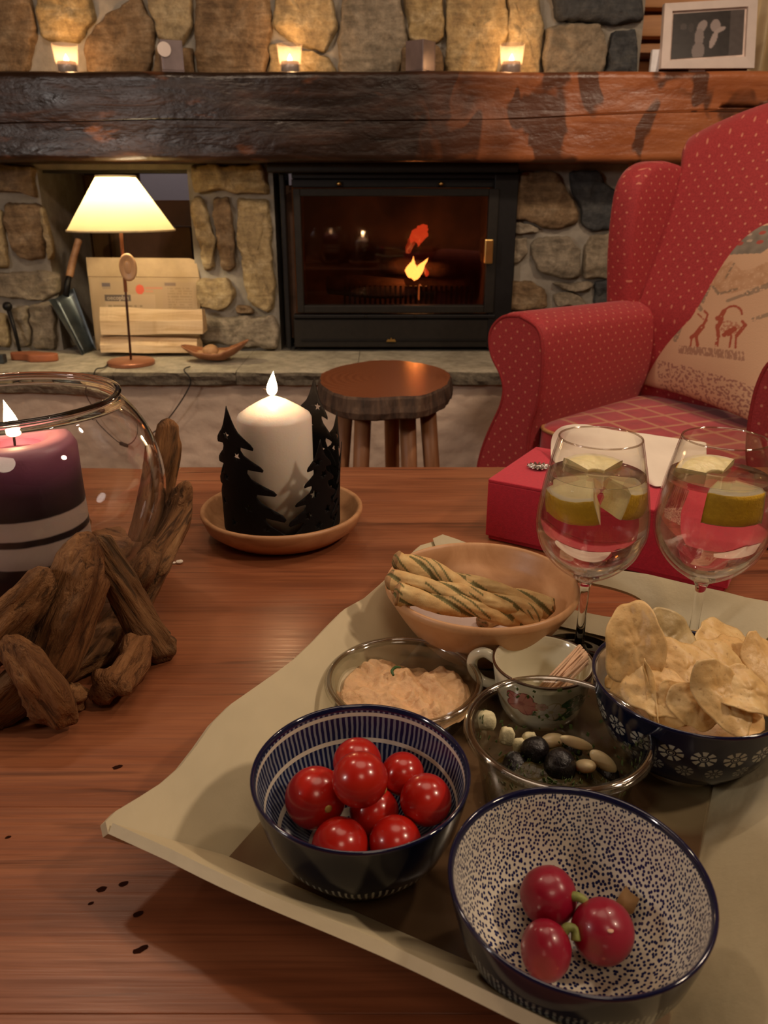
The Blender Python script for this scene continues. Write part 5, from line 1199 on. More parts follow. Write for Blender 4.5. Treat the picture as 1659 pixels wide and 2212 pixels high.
def inside(px, py, z, rmax=0.040):
    p = PZ(px, py, oc_.z + z); d = Vector((p.x - oc_.x, p.y - oc_.y, 0)); 
    if d.length > rmax: d *= rmax / d.length
    return oc_ + d + Vector((0, 0, z))
for (x, y, z_, r, lab) in [(1155, 1622, .022, .0100, 'left glossy black olive in the clear tub'), (1210, 1655, .022, .0112, 'largest wrinkled black olive in the middle of the clear tub'), (1112, 1655, .014, .0090, 'black olive half hidden at the far left of the clear tub'),
                           (1312, 1672, .012, .0090, 'black olive at the right end of the heap in the clear tub'), (1238, 1612, .013, .0085, 'small dark olive behind the garlic cloves in the clear tub')]:
    o = tag(obj('black_olive', jitter(sphere(r, 28, 18, (1.12, 0.95, 0.95)), 0.0006, 120, x), OLV), lab, 'olive', 'olives in the clear tub'); o.location = inside(x, y, z_); o.rotation_euler = (0.2, x * 0.3, x * 0.1)
for (x, y, z_, r, sq, rot, lab) in [(1264, 1655, .024, .0078, (0.78, .6, 1.35), (0.9, 0.1, 0.2), 'pale upright garlic clove right of the big olive'), (1245, 1605, .030, .0105, (1.25, .32, .45), (0.4, 0.45, 0.1), 'thin curved garlic sliver leaning above the olives'),
                               (1303, 1645, .024, .0095, (1.2, .45, .6), (0.2, 0.7, -0.2), 'garlic sliver at the right of the clear tub'), (1195, 1600, .020, .0080, (1.2, .7, .6), (0.3, 0.1, 0.3), 'garlic piece between the two largest olives'), (1180, 1690, .012, .0085, (1.2, .7, .6), (0, 0.1, 0.3), 'garlic piece below the largest olive at the front')]:
    o = tag(obj('garlic_clove', sphere(r, 24, 16, sq), GARL), lab, 'garlic', 'garlic pieces in the clear tub'); o.location = inside(x, y, z_, .044); o.rotation_euler = rot
for (x, y, z_, r, rm, lab) in [(1095, 1590, .032, .0055, .046, 'white cheese lump stuck to the left wall of the clear tub'), (1048, 1556, .043, .0055, .050, 'white cheese sliver highest on the left wall of the clear tub'), (1137, 1590, .018, .0050, .04, 'small white cheese crumb behind the left olive'), (1120, 1612, .016, .0045, .04, 'white cheese crumb left of the left olive')]:
    o = tag(obj('feta_lump', jitter(rbox(r, r * .7, r * 1.25, 0.6), 0.0016, 120, x), FETA), lab, 'cheese', 'cheese lumps in the clear tub'); o.location = inside(x, y, z_, rm)
ov = obj('chopped_bed', jitter(moved(lathe([(0.043, 0.003), (0.042, 0.011), (0.034, 0.016), (0.020, 0.019), (0.0001, 0.019)], 60, cap=False), T(0, -0.001, 0)), 0.0035, 80, 5), plain('herb_oil_bed', (0.055, 0.040, 0.012), 0.4, 60, 0.6, 0.6, 120), ot)
parts_ = []
for k in range(300):            # herb flecks on the inner wall, rim and bed
    a = rng.uniform(0, 2 * PI); h = rng.uniform(0.012, 0.056); rr = 0.0425 + (0.0535 - 0.0425) * (h / 0.058) - 0.0004
    if k > 150: h = 0.021; rr = rng.uniform(0.005, 0.038)
    s_ = rng.uniform(0.0005, 0.0019)
    parts_.append(moved(box(-s_, s_, -0.0002, 0.0002, -s_ * 0.6, s_ * 0.6), T(rr * math.cos(a), rr * math.sin(a), h) @ R(a + PI / 2) @ R(rng.uniform(0, 3), 'Y')))
o = obj('herb_flecks', merge(*parts_), HERB, ot, False); o['kind'] = 'stuff'

# ------------------------------------------------------------------ mug with toothpicks
mc_ = Vector((0.1220, 0.519, TT + TF)); MR, MH = 0.0382, 0.046
mg = thing('toothpick_cup', 'small cream cup with a thin brown rim line, painted flowers and toothpicks', 'cup', mc_)
CUPG = plain('cream_glaze', (0.72, 0.68, 0.50), 0.15, 20, 0.02, coat=0.5)
prof = [(0.0001, 0.0), (0.025, 0.0), (0.0275, 0.001), (0.031, 0.008), (0.0350, 0.022), (0.0372, 0.036), (MR, MH - 0.001), (MR - 0.0008, MH), (MR - 0.0024, MH - 0.001), (0.0345, 0.036), (0.0322, 0.022), (0.028, 0.009), (0.020, 0.0045), (0.0001, 0.004)]
obj('cup_body', lathe(prof, 96, cap=False), CUPG, mg)
obj('rim_line', lathe([(MR + 0.0002, MH - 0.0014), (MR + 0.00045, MH - 0.0002), (MR - 0.0004, MH + 0.0004), (MR - 0.0013, MH + 0.0002), (MR - 0.0002, MH - 0.0003)], 96, closed=True), plain('brown_line', (0.07, 0.03, 0.015), 0.25, 60, 0.1), mg)
ha = math.radians(158); hd_ = Vector((math.cos(ha), math.sin(ha), 0))
obj('handle', tube(spline([hd_ * 0.0365 + Zv * 0.038, hd_ * 0.046 + Zv * 0.042, hd_ * 0.0545 + Zv * 0.036, hd_ * 0.055 + Zv * 0.025, hd_ * 0.047 + Zv * 0.016, hd_ * 0.0335 + Zv * 0.014], 7), 0.0034, 12, 1.3), CUPG, mg)
def flower_col(u, v):
    c = None
    n = noise.noise(Vector((u * 9, v * 9, 4)))
    for (cx, cy, rad, np_, col, in_) in [(0.22, 0.42, 0.20, 5, (0.50, 0.15, 0.13), (0.32, 0.05, 0.06)), (0.52, 0.55, 0.17, 5, (0.66, 0.60, 0.50), (0.50, 0.42, 0.22)), (0.42, 0.40, 0.07, 5, (0.55, 0.33, 0.28), (0.4, 0.3, 0.15))]:
        dx, dy = (u - cx), (v - cy) * 0.55; r = math.hypot(dx, dy); a = math.atan2(dy, dx)
        pr_ = rad * (0.72 + 0.28 * abs(math.cos(a * np_ / 2)))
        if r < pr_: c = in_ if (r > pr_ * 0.90 or r < rad * .16 or abs(math.sin(a * np_ / 2)) < 0.10) else tuple(x * (0.85 + 0.5 * r / rad) for x in col)
    if c is None:
        for (cx, cy, aa, bb, r_) in [(0.72, 0.42, 0.13, 0.28, 0.3), (0.84, 0.55, 0.12, 0.25, -0.5), (0.70, 0.74, 0.12, 0.18, 0.8), (0.34, 0.66, 0.05, 0.10, 0.7), (0.86, 0.38, 0.09, 0.10, -0.2), (0.10, 0.28, 0.035, 0.14, 0.4), (0.30, 0.22, 0.04, 0.08, -0.4)]:
            if inell(u, v, cx, cy, aa, bb, r_): c = (0.02, 0.10, 0.04) if n < 0.05 else (0.03, 0.16, 0.06)
        if c and noise.noise(Vector((u * 26, v * 22, 9))) > 0.33: c = (0.6, 0.58, 0.48)
    return c or (0.72, 0.68, 0.50)
NU, NV = 200, 80
def wrapf(u, v):
    a = math.radians(-150 + 118 * u); z = 0.040 - 0.030 * v
    r = float(np.interp(z, [p[1] for p in prof[1:7]], [p[0] for p in prof[1:7]])) + 0.00025
    return (r * math.cos(a), r * math.sin(a), z)
o = obj('flower_print', grid(wrapf, NU, NV), vcol('cup_print', 0.15, coat=0.5), mg); color_attr(o, [flower_col(i / NU, j / NV) for j in range(NV + 1) for i in range(NU + 1)])
PICK = plain('toothpick_wood', (0.62, 0.40, 0.25), 0.6, 80, 0.12)
pickv = None
for k in range(58):
    if k < 20:                  # leaning on the right rim
        tip = Vector((0.0335 * math.cos(0.25 + 0.035 * k - 0.5), 0.0335 * math.sin(0.25 + 0.035 * k - 0.5), MH + 0.001 + rng.uniform(0, .006)))
        bot = Vector((-0.010 + rng.uniform(-.006, .006), -0.012 + rng.uniform(-.008, .008), 0.0065 + 0.0012 * (k % 5)))
    else:                       # standing along the near wall
        a = math.radians(-125 + 95 * ((k - 20) / 38.0)) + rng.uniform(-.03, .03); rr = 0.0325 - 0.0035 * (k % 3)
        tip = Vector((rr * math.cos(a), rr * math.sin(a), MH - 0.008 - rng.uniform(0, .004))); bot = Vector((tip.x * .72, tip.y * .72, 0.007))
    if pickv is None:
        base = obj('toothpick', tube([(0, 0, 0), (0, 0, .003), (0, 0, .5), (0, 0, .997), (0, 0, 1)], [0.0003, .00095, .00095, .00095, .0003], 6), PICK); base.data.name = 'toothpick'; o = base; pickv = base
    else: o = pickv.copy(); COL.objects.link(o)
    d = tip - bot; o.location = mc_ + bot; o.rotation_mode = 'QUATERNION'; o.rotation_quaternion = d.to_track_quat('Z', 'Y'); o.scale = (1, 1, d.length)
    tag(o, 'wooden toothpick leaning over the right rim of the flowered cup' if k < 20 else 'wooden toothpick standing against the near inside wall of the flowered cup', 'toothpick', 'toothpicks leaning over the cup rim' if k < 20 else 'toothpicks standing inside the cup')

# ------------------------------------------------------------------ wine glasses
LEMP = plain('lemon_peel', (0.98, 0.58, 0.04), 0.35, 220, 0.12, 0.35, 500); LEMF = plain('lemon_flesh', (0.88, 0.74, 0.40), 0.35, 60, 0.12, 0.3, 150, sss=0.1); PITH = plain('lemon_pith', (0.80, 0.70, 0.48), 0.5, 60, 0.05)
def wine(px, py, lab, lz):
    c = PZ(px, py, TT + 0.205); c = Vector((c.x, c.y, TT + TF))
    t = thing('wine_glass', lab, 'glass', c)
    H_ = 0.199
    o_p = [(0.0001, 0.0), (0.0345, 0.0), (0.0350, 0.0008), (0.020, 0.0030), (0.0075, 0.0065), (0.0042, 0.014), (0.0036, 0.040), (0.0040, 0.064), (0.0065, 0.073), (0.0160, 0.0795), (0.0285, 0.089), (0.0385, 0.101), (0.0440, 0.114), (0.0455, 0.125), (0.0445, 0.141), (0.0410, 0.163), (0.0360, 0.186), (0.0330, H_ - 0.0008), (0.0325, H_)]
    i_p = [(0.0318, H_ - 0.0008), (0.0348, 0.186), (0.0398, 0.163), (0.0433, 0.141), (0.0442, 0.125), (0.0427, 0.1145), (0.0372, 0.1025), (0.0272, 0.0912), (0.0150, 0.0828), (0.0060, 0.0790), (0.0001, 0.0780)]
    sp_o = [tuple(q)[:2] for q in spline([(r, z_, 0) for r, z_ in o_p[7:]], 4)]; sp_i = [tuple(q)[:2] for q in spline([(r, z_, 0) for r, z_ in i_p], 4)]
    obj('stem', lathe(o_p[:7] + [q for q in sp_o if q[1] < 0.0775] + [(0.0001, 0.0778)], 48, cap=False), GLASS, t)
    obj('glass_bowl_wall', lathe([(0.0001, 0.0779)] + [q for q in sp_o if q[1] >= 0.0775] + sp_i, 96, cap=False), WTG, t)
    obj('lip', lathe([(0.03215 + 0.0008 * math.cos(a), H_ + 0.0008 * math.sin(a)) for a in [2 * PI * i / 8 for i in range(8)]], 96, closed=True), LIPG, t)
    # drink: its wall lies just inside the glass wall, its top is flat
    li = [(r - 0.0003, z_ + 0.0003) for r, z_ in sp_i if z_ < lz][::-1]
    rt = float(np.interp(lz, [z_ for r, z_ in sp_i[::-1]], [r for r, z_ in sp_i[::-1]]))
    li = [(0.0001, li[0][1])] + [q for q in li if q[0] > 0.0015] + [(rt - 0.0003, lz), (0.0001, lz)]
    dr_ = tag(obj('drink', lathe(li, 96, cap=False), LIQ), 'clear drink in the %s wine glass' % ('left' if px < 1400 else 'right'), 'drink'); dr_.location = c
    return c
def wedge(R_, r_, h, a0, a1, n=20):     # sector of a thick citrus slice; peel outside
    V = []; Fc = []; mi = []
    for i in range(n + 1):
        a = a0 + (a1 - a0) * i / n
        for rr, z_ in ((r_, 0), (R_ * .86, -0.0005), (R_ * .985, 0), (R_ * 1.0, h * .25), (R_ * 1.0, h * .75), (R_ * .985, h), (R_ * .86, h + .0005), (r_, h)):
            V.append((rr * math.cos(a) , rr * math.sin(a), z_ + 0.0006 * noise.noise(Vector((rr * 300, a * 8, z_ * 300)))))
    m = 8
    for i in range(n):
        for j in range(m):
            Fc.append((i * m + j, (i + 1) * m + j, (i + 1) * m + (j + 1) % m, i * m + (j + 1) % m)); mi.append({0: 0, 1: 2, 2: 1, 3: 1, 4: 1, 5: 2, 6: 0, 7: 0}[j])
    Fc += [tuple(range(m))[::-1], tuple(n * m + j for j in range(m))]; mi += [0, 0]
    return V, Fc, mi
def lemon(c, off, rot, R_, r_, h, a0, a1, lab):
    V, Fc, mi = wedge(R_, r_, h, a0, a1)
    o = tag(obj('lemon_piece', (V, Fc), [LEMF, LEMP, PITH], mats=mi), lab, 'lemon', 'lemon pieces in the drinks'); bevel(o, 0.0006, 1); o.location = c + Vector(off); o.rotation_euler = rot; return o
g1 = wine(1298, 945, 'stemmed wine glass with clear drink and two lemon pieces, the left of two', 0.169)
g2 = wine(1567, 947, 'stemmed wine glass with clear drink and a lemon peel facing the camera, at the right', 0.169)
lemon(g1, (0.004, 0.002, 0.146), (0.15, -0.35, 0.0), 0.036, 0.006, 0.022, math.radians(175), math.radians(255), 'lemon piece floating left in the left wine glass')
lemon(g1, (-0.002, -0.003, 0.147), (0.0, 0.3, 0.0), 0.034, 0.008, 0.021, math.radians(-65), math.radians(0), 'pale lemon piece floating right in the left wine glass')
lemon(g1, (0, 0.002, 0.158), (0.25, 0.0, 0.0), 0.034, 0.010, 0.010, math.radians(40), math.radians(130), 'lemon slice floating at the back of the left wine glass')
lemon(g2, (0.001, -0.001, 0.143), (0.12, 0, 0), 0.0365, 0.012, 0.026, math.radians(-128), math.radians(-52), 'lemon piece with its bright peel towards the camera in the right wine glass')
lemon(g2, (0, 0.002, 0.158), (0.25, 0.0, 0.0), 0.034, 0.010, 0.010, math.radians(50), math.radians(160), 'lemon slice floating at the back of the right wine glass')

# ------------------------------------------------------------------ potato chips
m_, nt, b = newmat('potato_chip'); setp(b, rough=0.45, sss=0.08)
n1 = noi(nt, co(nt, loc=(0, 0, 0)), 55, 5, 0.6); n2 = noi(nt, co(nt), 330, 3)
c_ = ramp(nt, n1, [(0.26, (0.50, 0.28, 0.11)), (0.42, (0.70, 0.44, 0.17)), (0.7, (0.82, 0.59, 0.28))])
c_ = mix(nt, ramp(nt, n2, [(0.28, 0.6), (0.40, 0.0)]), c_, (0.28, 0.13, 0.04))
c_ = mix(nt, M_(nt, 'MULTIPLY', rnd(nt), 0.35), c_, (0.76, 0.44, 0.17))
nt.links.new(c_, b.inputs['Base Color']); bump(nt, b, M_(nt, 'ADD', n1, M_(nt, 'MULTIPLY', n2, 0.4)), 0.35, 0.002); CHIP = m_
def chip(px, py, z, w, h, nrm, roll, k1, k2, lab, seed, dark=None):
    Nr, Na = 16, 56; V = [(0, 0, 0)]; Fc = []
    for j in range(1, Nr + 1):
        for i in range(Na):
            a = 2 * PI * i / Na; f = j / Nr
            rad = 1 + 0.09 * math.sin(2 * a + seed) + 0.06 * math.sin(3 * a + seed * 2) + 0.03 * math.sin(5 * a + seed) + 0.10 * noise.noise(Vector((math.cos(a) * 2, math.sin(a) * 2, seed)))
            x, y = f * rad * w * math.cos(a), f * rad * h * math.sin(a)
            zz = k1 * x * x + k2 * y * y + 0.0022 * noise.noise(Vector((x * 90, y * 90, seed))) + 0.0013 * abs(noise.noise(Vector((x * 210, y * 210, seed)))) + 0.0045 * f * f * noise.noise(Vector((math.cos(a) * 1.6, math.sin(a) * 1.6, seed + 5)))
            V.append((x, y, zz))
    Fc += [(0, 1 + i, 1 + (i + 1) % Na) for i in range(Na)]
    for j in range(Nr - 1): Fc += [(1 + j * Na + i, 1 + (j + 1) * Na + i, 1 + (j + 1) * Na + (i + 1) % Na, 1 + j * Na + (i + 1) % Na) for i in range(Na)]
    o = tag(obj('potato_chip', (V, Fc), dark or CHIP), lab, 'chip', 'potato chips in the flowered bowl'); solid(o, 0.0007)
    q = Vector(nrm).normalized().to_track_quat('Z', 'Y')
    from mathutils import Quaternion
    o.rotation_mode = 'QUATERNION'; o.rotation_quaternion = q @ Quaternion((0, 0, 1), roll); o.location = PZ(px, py, kb.z + z); return o
m2, nt2, b2_ = newmat('spotted_chip'); setp(b2_, rough=0.45)
v2 = co(nt2); nn = noi(nt2, v2, 60, 5); sp2 = ramp(nt2, M_(nt2, 'ADD', vor(nt2, co(nt2, loc=(.005, .004, 0)), 40), M_(nt2, 'MULTIPLY', nn, 0.25)), [(0.30, 0.85), (0.48, 0.0)])
nt2.links.new(mix(nt2, sp2, ramp(nt2, nn, [(0.3, (0.36, 0.26, 0.11)), (0.7, (0.62, 0.47, 0.23))]), (0.09, 0.085, 0.045)), b2_.inputs['Base Color']); bump(nt2, b2_, nn, 0.5, 0.003)
CV = Vector((0, -0.62, 0.55))
GEN = 'curled golden potato chip lying among others in the flowered bowl'
chips = [(1372, 1395, .098, .0185, .031, (-.25, -.8, .35), 0.1, 9, -6, 'tall pale potato chip standing upright at the left of the heap', 1.4), (1438, 1382, .088, .0225, .0235, (.1, -.75, .5), 0.4, -14, 8, 'dark-spotted curled potato chip standing at the back of the heap', 2),
         (1560, 1385, .072, .0290, .0200, (.2, -.35, .9), 0.5, -8, 4, 'pointed potato chip at the back right of the heap', 3), (1482, 1448, .084, .0260, .0235, (0.0, -.6, .75), 0.2, -16, -9, 'domed potato chip with a pale ring in the middle of the heap', 4),
         (1555, 1435, .080, .0290, .0180, (.25, -.45, .85), -0.6, -12, -5, 'smooth orange potato chip right of the domed one', 5), (1600, 1425, .072, .0270, .0240, (.4, -.4, .85), -0.5, -10, -6, 'translucent broad potato chip at the right back of the heap', 6),
         (1422, 1490, .078, .0225, .0185, (-.2, -.6, .75), -0.4, -10, -8, 'rounded potato chip left of the middle, below the dark-spotted one', 7), (1455, 1522, .072, .0165, .0160, (-.1, -.8, .5), 0.8, -14, -8, 'small rounded potato chip at the front left of the heap', 8),
         (1508, 1522, .074, .0170, .0170, (.1, -.8, .5), 0.1, -14, -8, 'small rounded potato chip at the front middle of the heap', 9), (1562, 1502, .084, .0175, .0240, (.15, -.75, .6), 0.25, -15, 5, 'big triangular potato chip standing at the front', 10),
         (1620, 1492, .086, .0240, .0150, (.2, -.5, .8), -0.55, -22, 6, 'bright folded potato chip at the right front of the heap', 11), (1408, 1500, .076, .0030, .0215, (-.6, -.7, .3), 0.45, 20, 3, 'potato chip seen edge-on at the left front', 12),
         (1350, 1475, .064, .0120, .0180, (-.7, -.3, .5), 0.3, -12, 4, GEN, 13), (1655, 1420, .074, .0190, .0210, (.3, -.5, .8), 0.2, -12, 4, 'greyish potato chip at the far right edge of the heap', 14), (1640, 1505, .068, .0150, .0100, (.1, -.2, .9), -0.3, -20, 6, GEN, 15),
         (1340, 1445, .066, .0100, .0160, (-.9, -.3, .4), 0.0, 8, 4, GEN, 17), (1480, 1500, .060, .028, .024, (0, -.2, 1), 1.0, -8, 4, GEN, 18), (1560, 1480, .060, .028, .024, (.1, -.2, 1), 2.0, -8, 4, GEN, 19),
         (1430, 1440, .058, .026, .024, (-.1, -.2, 1), 2.6, -8, 4, GEN, 20), (1640, 1470, .058, .026, .022, (.1, -.2, 1), 0.6, -8, 4, GEN, 21), (1500, 1400, .055, .028, .024, (0, -.2, 1), 1.6, -8, 4, GEN, 22), (1400, 1505, .057, .016, .013, (-.3, -.5, .8), 0.6, -12, 4, GEN, 23)]
for c_ in chips: chip(*c_, dark=(m2 if c_[10] == 2 else None))
obj_fill = obj('chip_crumbs', jitter(moved(lathe([(0.048, 0.050), (0.035, 0.055), (0.0001, 0.054)], 40, cap=False), T(*kb)), 0.005, 60, 9), CHIP); tag(obj_fill, 'packed layer of broken chips beneath the upper chips in the flowered bowl', 'chips'); obj_fill['kind'] = 'stuff'

# ------------------------------------------------------------------ red gift box and paper
bl, brt = PZ(1050, 1165, TT), PZ(1567, 1283, TT); bdir = (brt - bl).normalized(); bn = Vector((-bdir.y, bdir.x, 0)); BW = (brt - bl).length; BH = 0.077; BD = 0.150
gbx = thing('red_box', 'bright red fabric-covered gift box behind the tray, half under white paper', 'box', bl + Vector((0, 0, 0.0)), math.atan2(bdir.y, bdir.x))
bevel(obj('box_base', box(0.0015, BW - 0.0015, 0.0015, BD - 0.0015, 0.0005, 0.052), REDBOX, gbx, False), 0.002, 3)
bevel(obj('box_lid', merge(box(-0.001, BW + 0.001, -0.001, BD + 0.001, BH - 0.004, BH), box(-0.001, BW + 0.001, -0.001, 0.0012, 0.006, BH - 0.004), box(-0.001, BW + 0.001, BD - 0.0012, BD + 0.001, 0.006, BH - 0.004), box(-0.001, 0.0012, 0.0012, BD - 0.0012, 0.006, BH - 0.004), box(BW - 0.0012, BW + 0.001, 0.0012, BD - 0.0012, 0.006, BH - 0.004)), REDBOX, gbx, False), 0.0012, 2)
p = PZ(1163, 1012, TT + BH)
br = thing('metal_flower', 'small silver metal flower ornament on the left end of the red box', 'ornament', p + Vector((0, 0, 0.001)), 0.4)
SILV = plain('silver', (0.45, 0.40, 0.38), 0.25, 60, 0.1, metal=1.0)
for k in range(14):
    a = 2 * PI * k / 14
    obj('petal', moved(sphere(0.0058, 12, 8, (1, 0.30, 0.28)), T(0.009 * math.cos(a), 0.009 * math.sin(a), 0.0016) @ R(a) @ R(-0.15, 'Y')), SILV, br)
obj('centre', moved(sphere(0.0045, 14, 10, (1, 1, .6)), T(0, 0, 0.002)), SILV, br)
qs = [(1190, 990, .079), (1192, 945, .095), (1214, 922, .112), (1262, 917, .120), (1330, 930, .118), (1400, 938, .112), (1470, 948, .104), (1526, 957, .095)]
qf = [(1200, 1000, .0785), (1240, 1012, .0785), (1290, 1022, .0785), (1340, 1033, .0785), (1390, 1041, .0785), (1430, 1052, .079), (1500, 1010, .079), (1527, 992, .081)]
Bk = spline([PZ(x, y, TT + z_) for x, y, z_ in qs], 5); Ft = spline([PZ(x, y, TT + z_) for x, y, z_ in qf], 5); nb_ = len(Bk) - 1
def pap(u, v):
    i = min(int(round(u * nb_)), nb_); p = Ft[i].lerp(Bk[i], v)
    zz = p.z + 0.004 * noise.noise(Vector((u * 6, v * 4, 1))) * math.sin(PI * v) + 0.0025 * abs(noise.noise(Vector((u * 15, v * 7, 5))))
    return (p.x, p.y, max(zz, TT + BH + 0.0012))
o = tag(obj('tissue_paper', grid(pap, nb_, 14), PAPER), 'crumpled sheet of cream tissue paper lying on top of the red box', 'paper'); solid(o, 0.0005)
subd(o, 1)

# patterned mat at the right edge of the table
c = PZ(1690, 1175, TT); mt = thing('patterned_box', 'brown and beige patterned low box just entering the frame at the right', 'box', c, -0.75)
m_, nt, b = newmat('scroll_print'); setp(b, rough=0.6)
nt.links.new(ramp(nt, noi(nt, co(nt), 90, 2, 0.5, 3.0), [(0.46, (0.10, 0.03, 0.015)), (0.52, (0.50, 0.36, 0.24))]), b.inputs['Base Color'])
bevel(obj('box_body', box(-0.03, 0.09, -0.03, 0.07, 0.001, 0.022), m_, mt, False), 0.003)

# ------------------------------------------------------------------ wing armchair with printed cushion
C0 = Vector((0.33, 1.74, 0)); ch = thing('wing_armchair', 'red dotted wing armchair with a lattice-patterned seat cushion, beside the fireplace', 'armchair', C0, math.radians(-48))
def cloth_attr(o, fn):
    a = o.data.attributes.new('cloth', 'FLOAT_VECTOR', 'POINT')
    a.data.foreach_set('vector', np.array([fn(v.co) for v in o.data.vertices], float).ravel())
def dots_mat(name, c0, c1, cd):
    m, nt, b = newmat(name); setp(b, rough=0.75, sheen=0.35); b.inputs['Sheen Roughness'].default_value = 0.4; b.inputs['Sheen Tint'].default_value = (1.0, 0.55, 0.55, 1)
    at = nt.nodes.new('ShaderNodeAttribute'); at.attribute_name = 'cloth'
    mp = nt.nodes.new('ShaderNodeMapping'); mp.inputs['Rotation'].default_value = (0, 0, PI / 4); nt.links.new(at.outputs['Vector'], mp.inputs[0])
    d = vor(nt, mp.outputs[0], 44, rand=0.06, dim='2D')
    base = ramp(nt, noi(nt, co(nt), 260, 2), [(0.35, c0), (0.65, c1)])
    nt.links.new(mix(nt, ramp(nt, d, [(0.08, 0.9), (0.14, 0.0)]), base, cd), b.inputs['Base Color'])
    bump(nt, b, noi(nt, co(nt), 500, 2), 0.25, 0.002); return m
REDC = dots_mat('red_dotted_cloth', (0.27, 0.014, 0.018), (0.36, 0.026, 0.030), (0.55, 0.19, 0.12))
PIPE = plain('red_piping', (0.26, 0.012, 0.014), 0.8, 200, 0.2)
m_, nt, b = newmat('lattice_cloth'); setp(b, rough=0.8, sheen=0.3)
mp = co(nt, rot=(0, 0, math.radians(20))); sx = nt.nodes.new('ShaderNodeSeparateXYZ'); nt.links.new(mp, sx.inputs[0])
ln_ = []
for i_ in (0, 1):
    f_ = M_(nt, 'FRACT', M_(nt, 'MULTIPLY', M_(nt, 'ADD', sx.outputs[i_], 3.0), 1 / 0.078))
    ln_.append(M_(nt, 'LESS_THAN', M_(nt, 'ABSOLUTE', M_(nt, 'SUBTRACT', f_, 0.5)), 0.065))
lat = M_(nt, 'MAXIMUM', ln_[0], ln_[1])
sd = M_(nt, 'MULTIPLY', M_(nt, 'GREATER_THAN', sx.outputs[2], -0.2), 1.0)
cc_ = ramp(nt, noi(nt, co(nt), 30, 4), [(0.3, (0.30, 0.012, 0.020)), (0.7, (0.42, 0.028, 0.035))])
nt.links.new(mix(nt, M_(nt, 'MULTIPLY', lat, 0.75), cc_, (0.50, 0.24, 0.10)), b.inputs['Base Color']); LATT = m_
def arm(side):
    pr = [(-.03, .652), (-.075, .645), (-.105, .62), (-.113, .59), (-.103, .552), (-.075, .515), (-.062, .48), (-.068, .44), (-.088, .395), (-.110, .345), (-.128, .285), (-.138, .20), (-.138, .12), (.015, .12), (.018, .30), (.022, .40), (.038, .46), (.044, .53), (.040, .59), (.022, .632)]
    P2 = [tuple(q)[:2] for q in spline([(x, y, 0) for x, y in pr + pr[:1]], 4)][:-1]
    n = len(P2); cum = [0]
    for i in range(1, n): cum.append(cum[-1] + math.dist(P2[i], P2[i - 1]))
    V = []; Cl = []; fs = [-.02, -.008, 0.0, .06, .12, .2, .3, .4, .5, .58]
    for fi, f in enumerate(fs):
        k = 0.95 if fi == 0 else (0.99 if fi == 1 else 1)
        cx, cz_ = -.03, .45
        for i, (x, z_) in enumerate(P2):
            xx = cx + (x - cx) * k; zz = cz_ + (z_ - cz_) * k - 0.010 * max(f, 0) / .5 * (z_ > .5)
            V.append((xx if side < 0 else .54 - xx, f, zz)); Cl.append((cum[i], f, 0))
    Fc = [(j * n + i, j * n + (i + 1) % n, (j + 1) * n + (i + 1) % n, (j + 1) * n + i) for j in range(len(fs) - 1) for i in range(n)]
    Fc.append(tuple((len(fs) - 1) * n + i for i in range(n)))
    if side > 0: Fc = [q[::-1] for q in Fc]
    o = obj('arm', (V, Fc), REDC, ch)
    a = o.data.attributes.new('cloth', 'FLOAT_VECTOR', 'POINT'); a.data.foreach_set('vector', np.array(Cl, float).ravel())
    # front facing with its own cloth and piping
    V = [(x if side < 0 else .54 - x, -.021, z_) for x, z_ in [((-.03 + (x + .03) * .95), (.45 + (z_ - .45) * .95)) for x, z_ in P2]]
    fo = obj('arm_front', (V, [tuple(range(n)) if side < 0 else tuple(range(n))[::-1]]), REDC, ch, False); cloth_attr(fo, lambda v: (v.x, v.z, 0)); solid(fo, 0.004)
    V = [Vector(((-.03 + (x + .03) * .965) if side < 0 else .54 - (-.03 + (x + .03) * .965), -.021, .45 + (z_ - .45) * .965)) for x, z_ in P2]
    obj('piping', tube(V + V[:1], 0.0042, 8), PIPE, ch)
arm(-1); arm(1)
def wing(side):
    pr = [(.41, .60), (.398, .68), (.388, .76), (.386, .85), (.395, .915), (.425, .952), (.47, .966), (.53, .966), (.60, .950), (.66, .925), (.64, .80), (.60, .62), (.56, .58)]
    P2 = [tuple(q)[:2] for q in spline([(x, y, 0) for x, y in pr], 4)]
    c = (.50, .78); V = []; Cl = []; n = len(P2)
    prof = [(1.0, .014), (1.0, .045), (.975, .062), (.90, .068), (.5, .070), (.02, .070)]
    back = [(1.0, .014), (.97, .002), (.90, -.002), (.5, -.002), (.02, -.002)]
    rings = [(k, d) for k, d in back[::-1]] + prof[1:]
    for k, d in rings:
        for (f, z_) in P2:
            ff = c[0] + (f - c[0]) * k; zz = c[1] + (z_ - c[1]) * k
            s_ = -.012 - (.068 - d) - 0.05 * max(0, (.60 - ff)) ; s_ = -.075 + d - 0.10 * max(0, .58 - ff) + 0.0
            V.append((s_ if side < 0 else .54 - s_, ff, zz)); Cl.append((ff - d, zz, 0))
    Fc = [(j * n + i, j * n + (i + 1) % n, (j + 1) * n + (i + 1) % n, (j + 1) * n + i) for j in range(len(rings) - 1) for i in range(n)]
    Fc += [tuple(range(n))[::-1], tuple((len(rings) - 1) * n + i for i in range(n))]
    if side > 0: Fc = [q[::-1] for q in Fc]
    o = obj('wing', (V, Fc), REDC, ch)
    a = o.data.attributes.new('cloth', 'FLOAT_VECTOR', 'POINT'); a.data.foreach_set('vector', np.array(Cl, float).ravel())
wing(-1); wing(1)
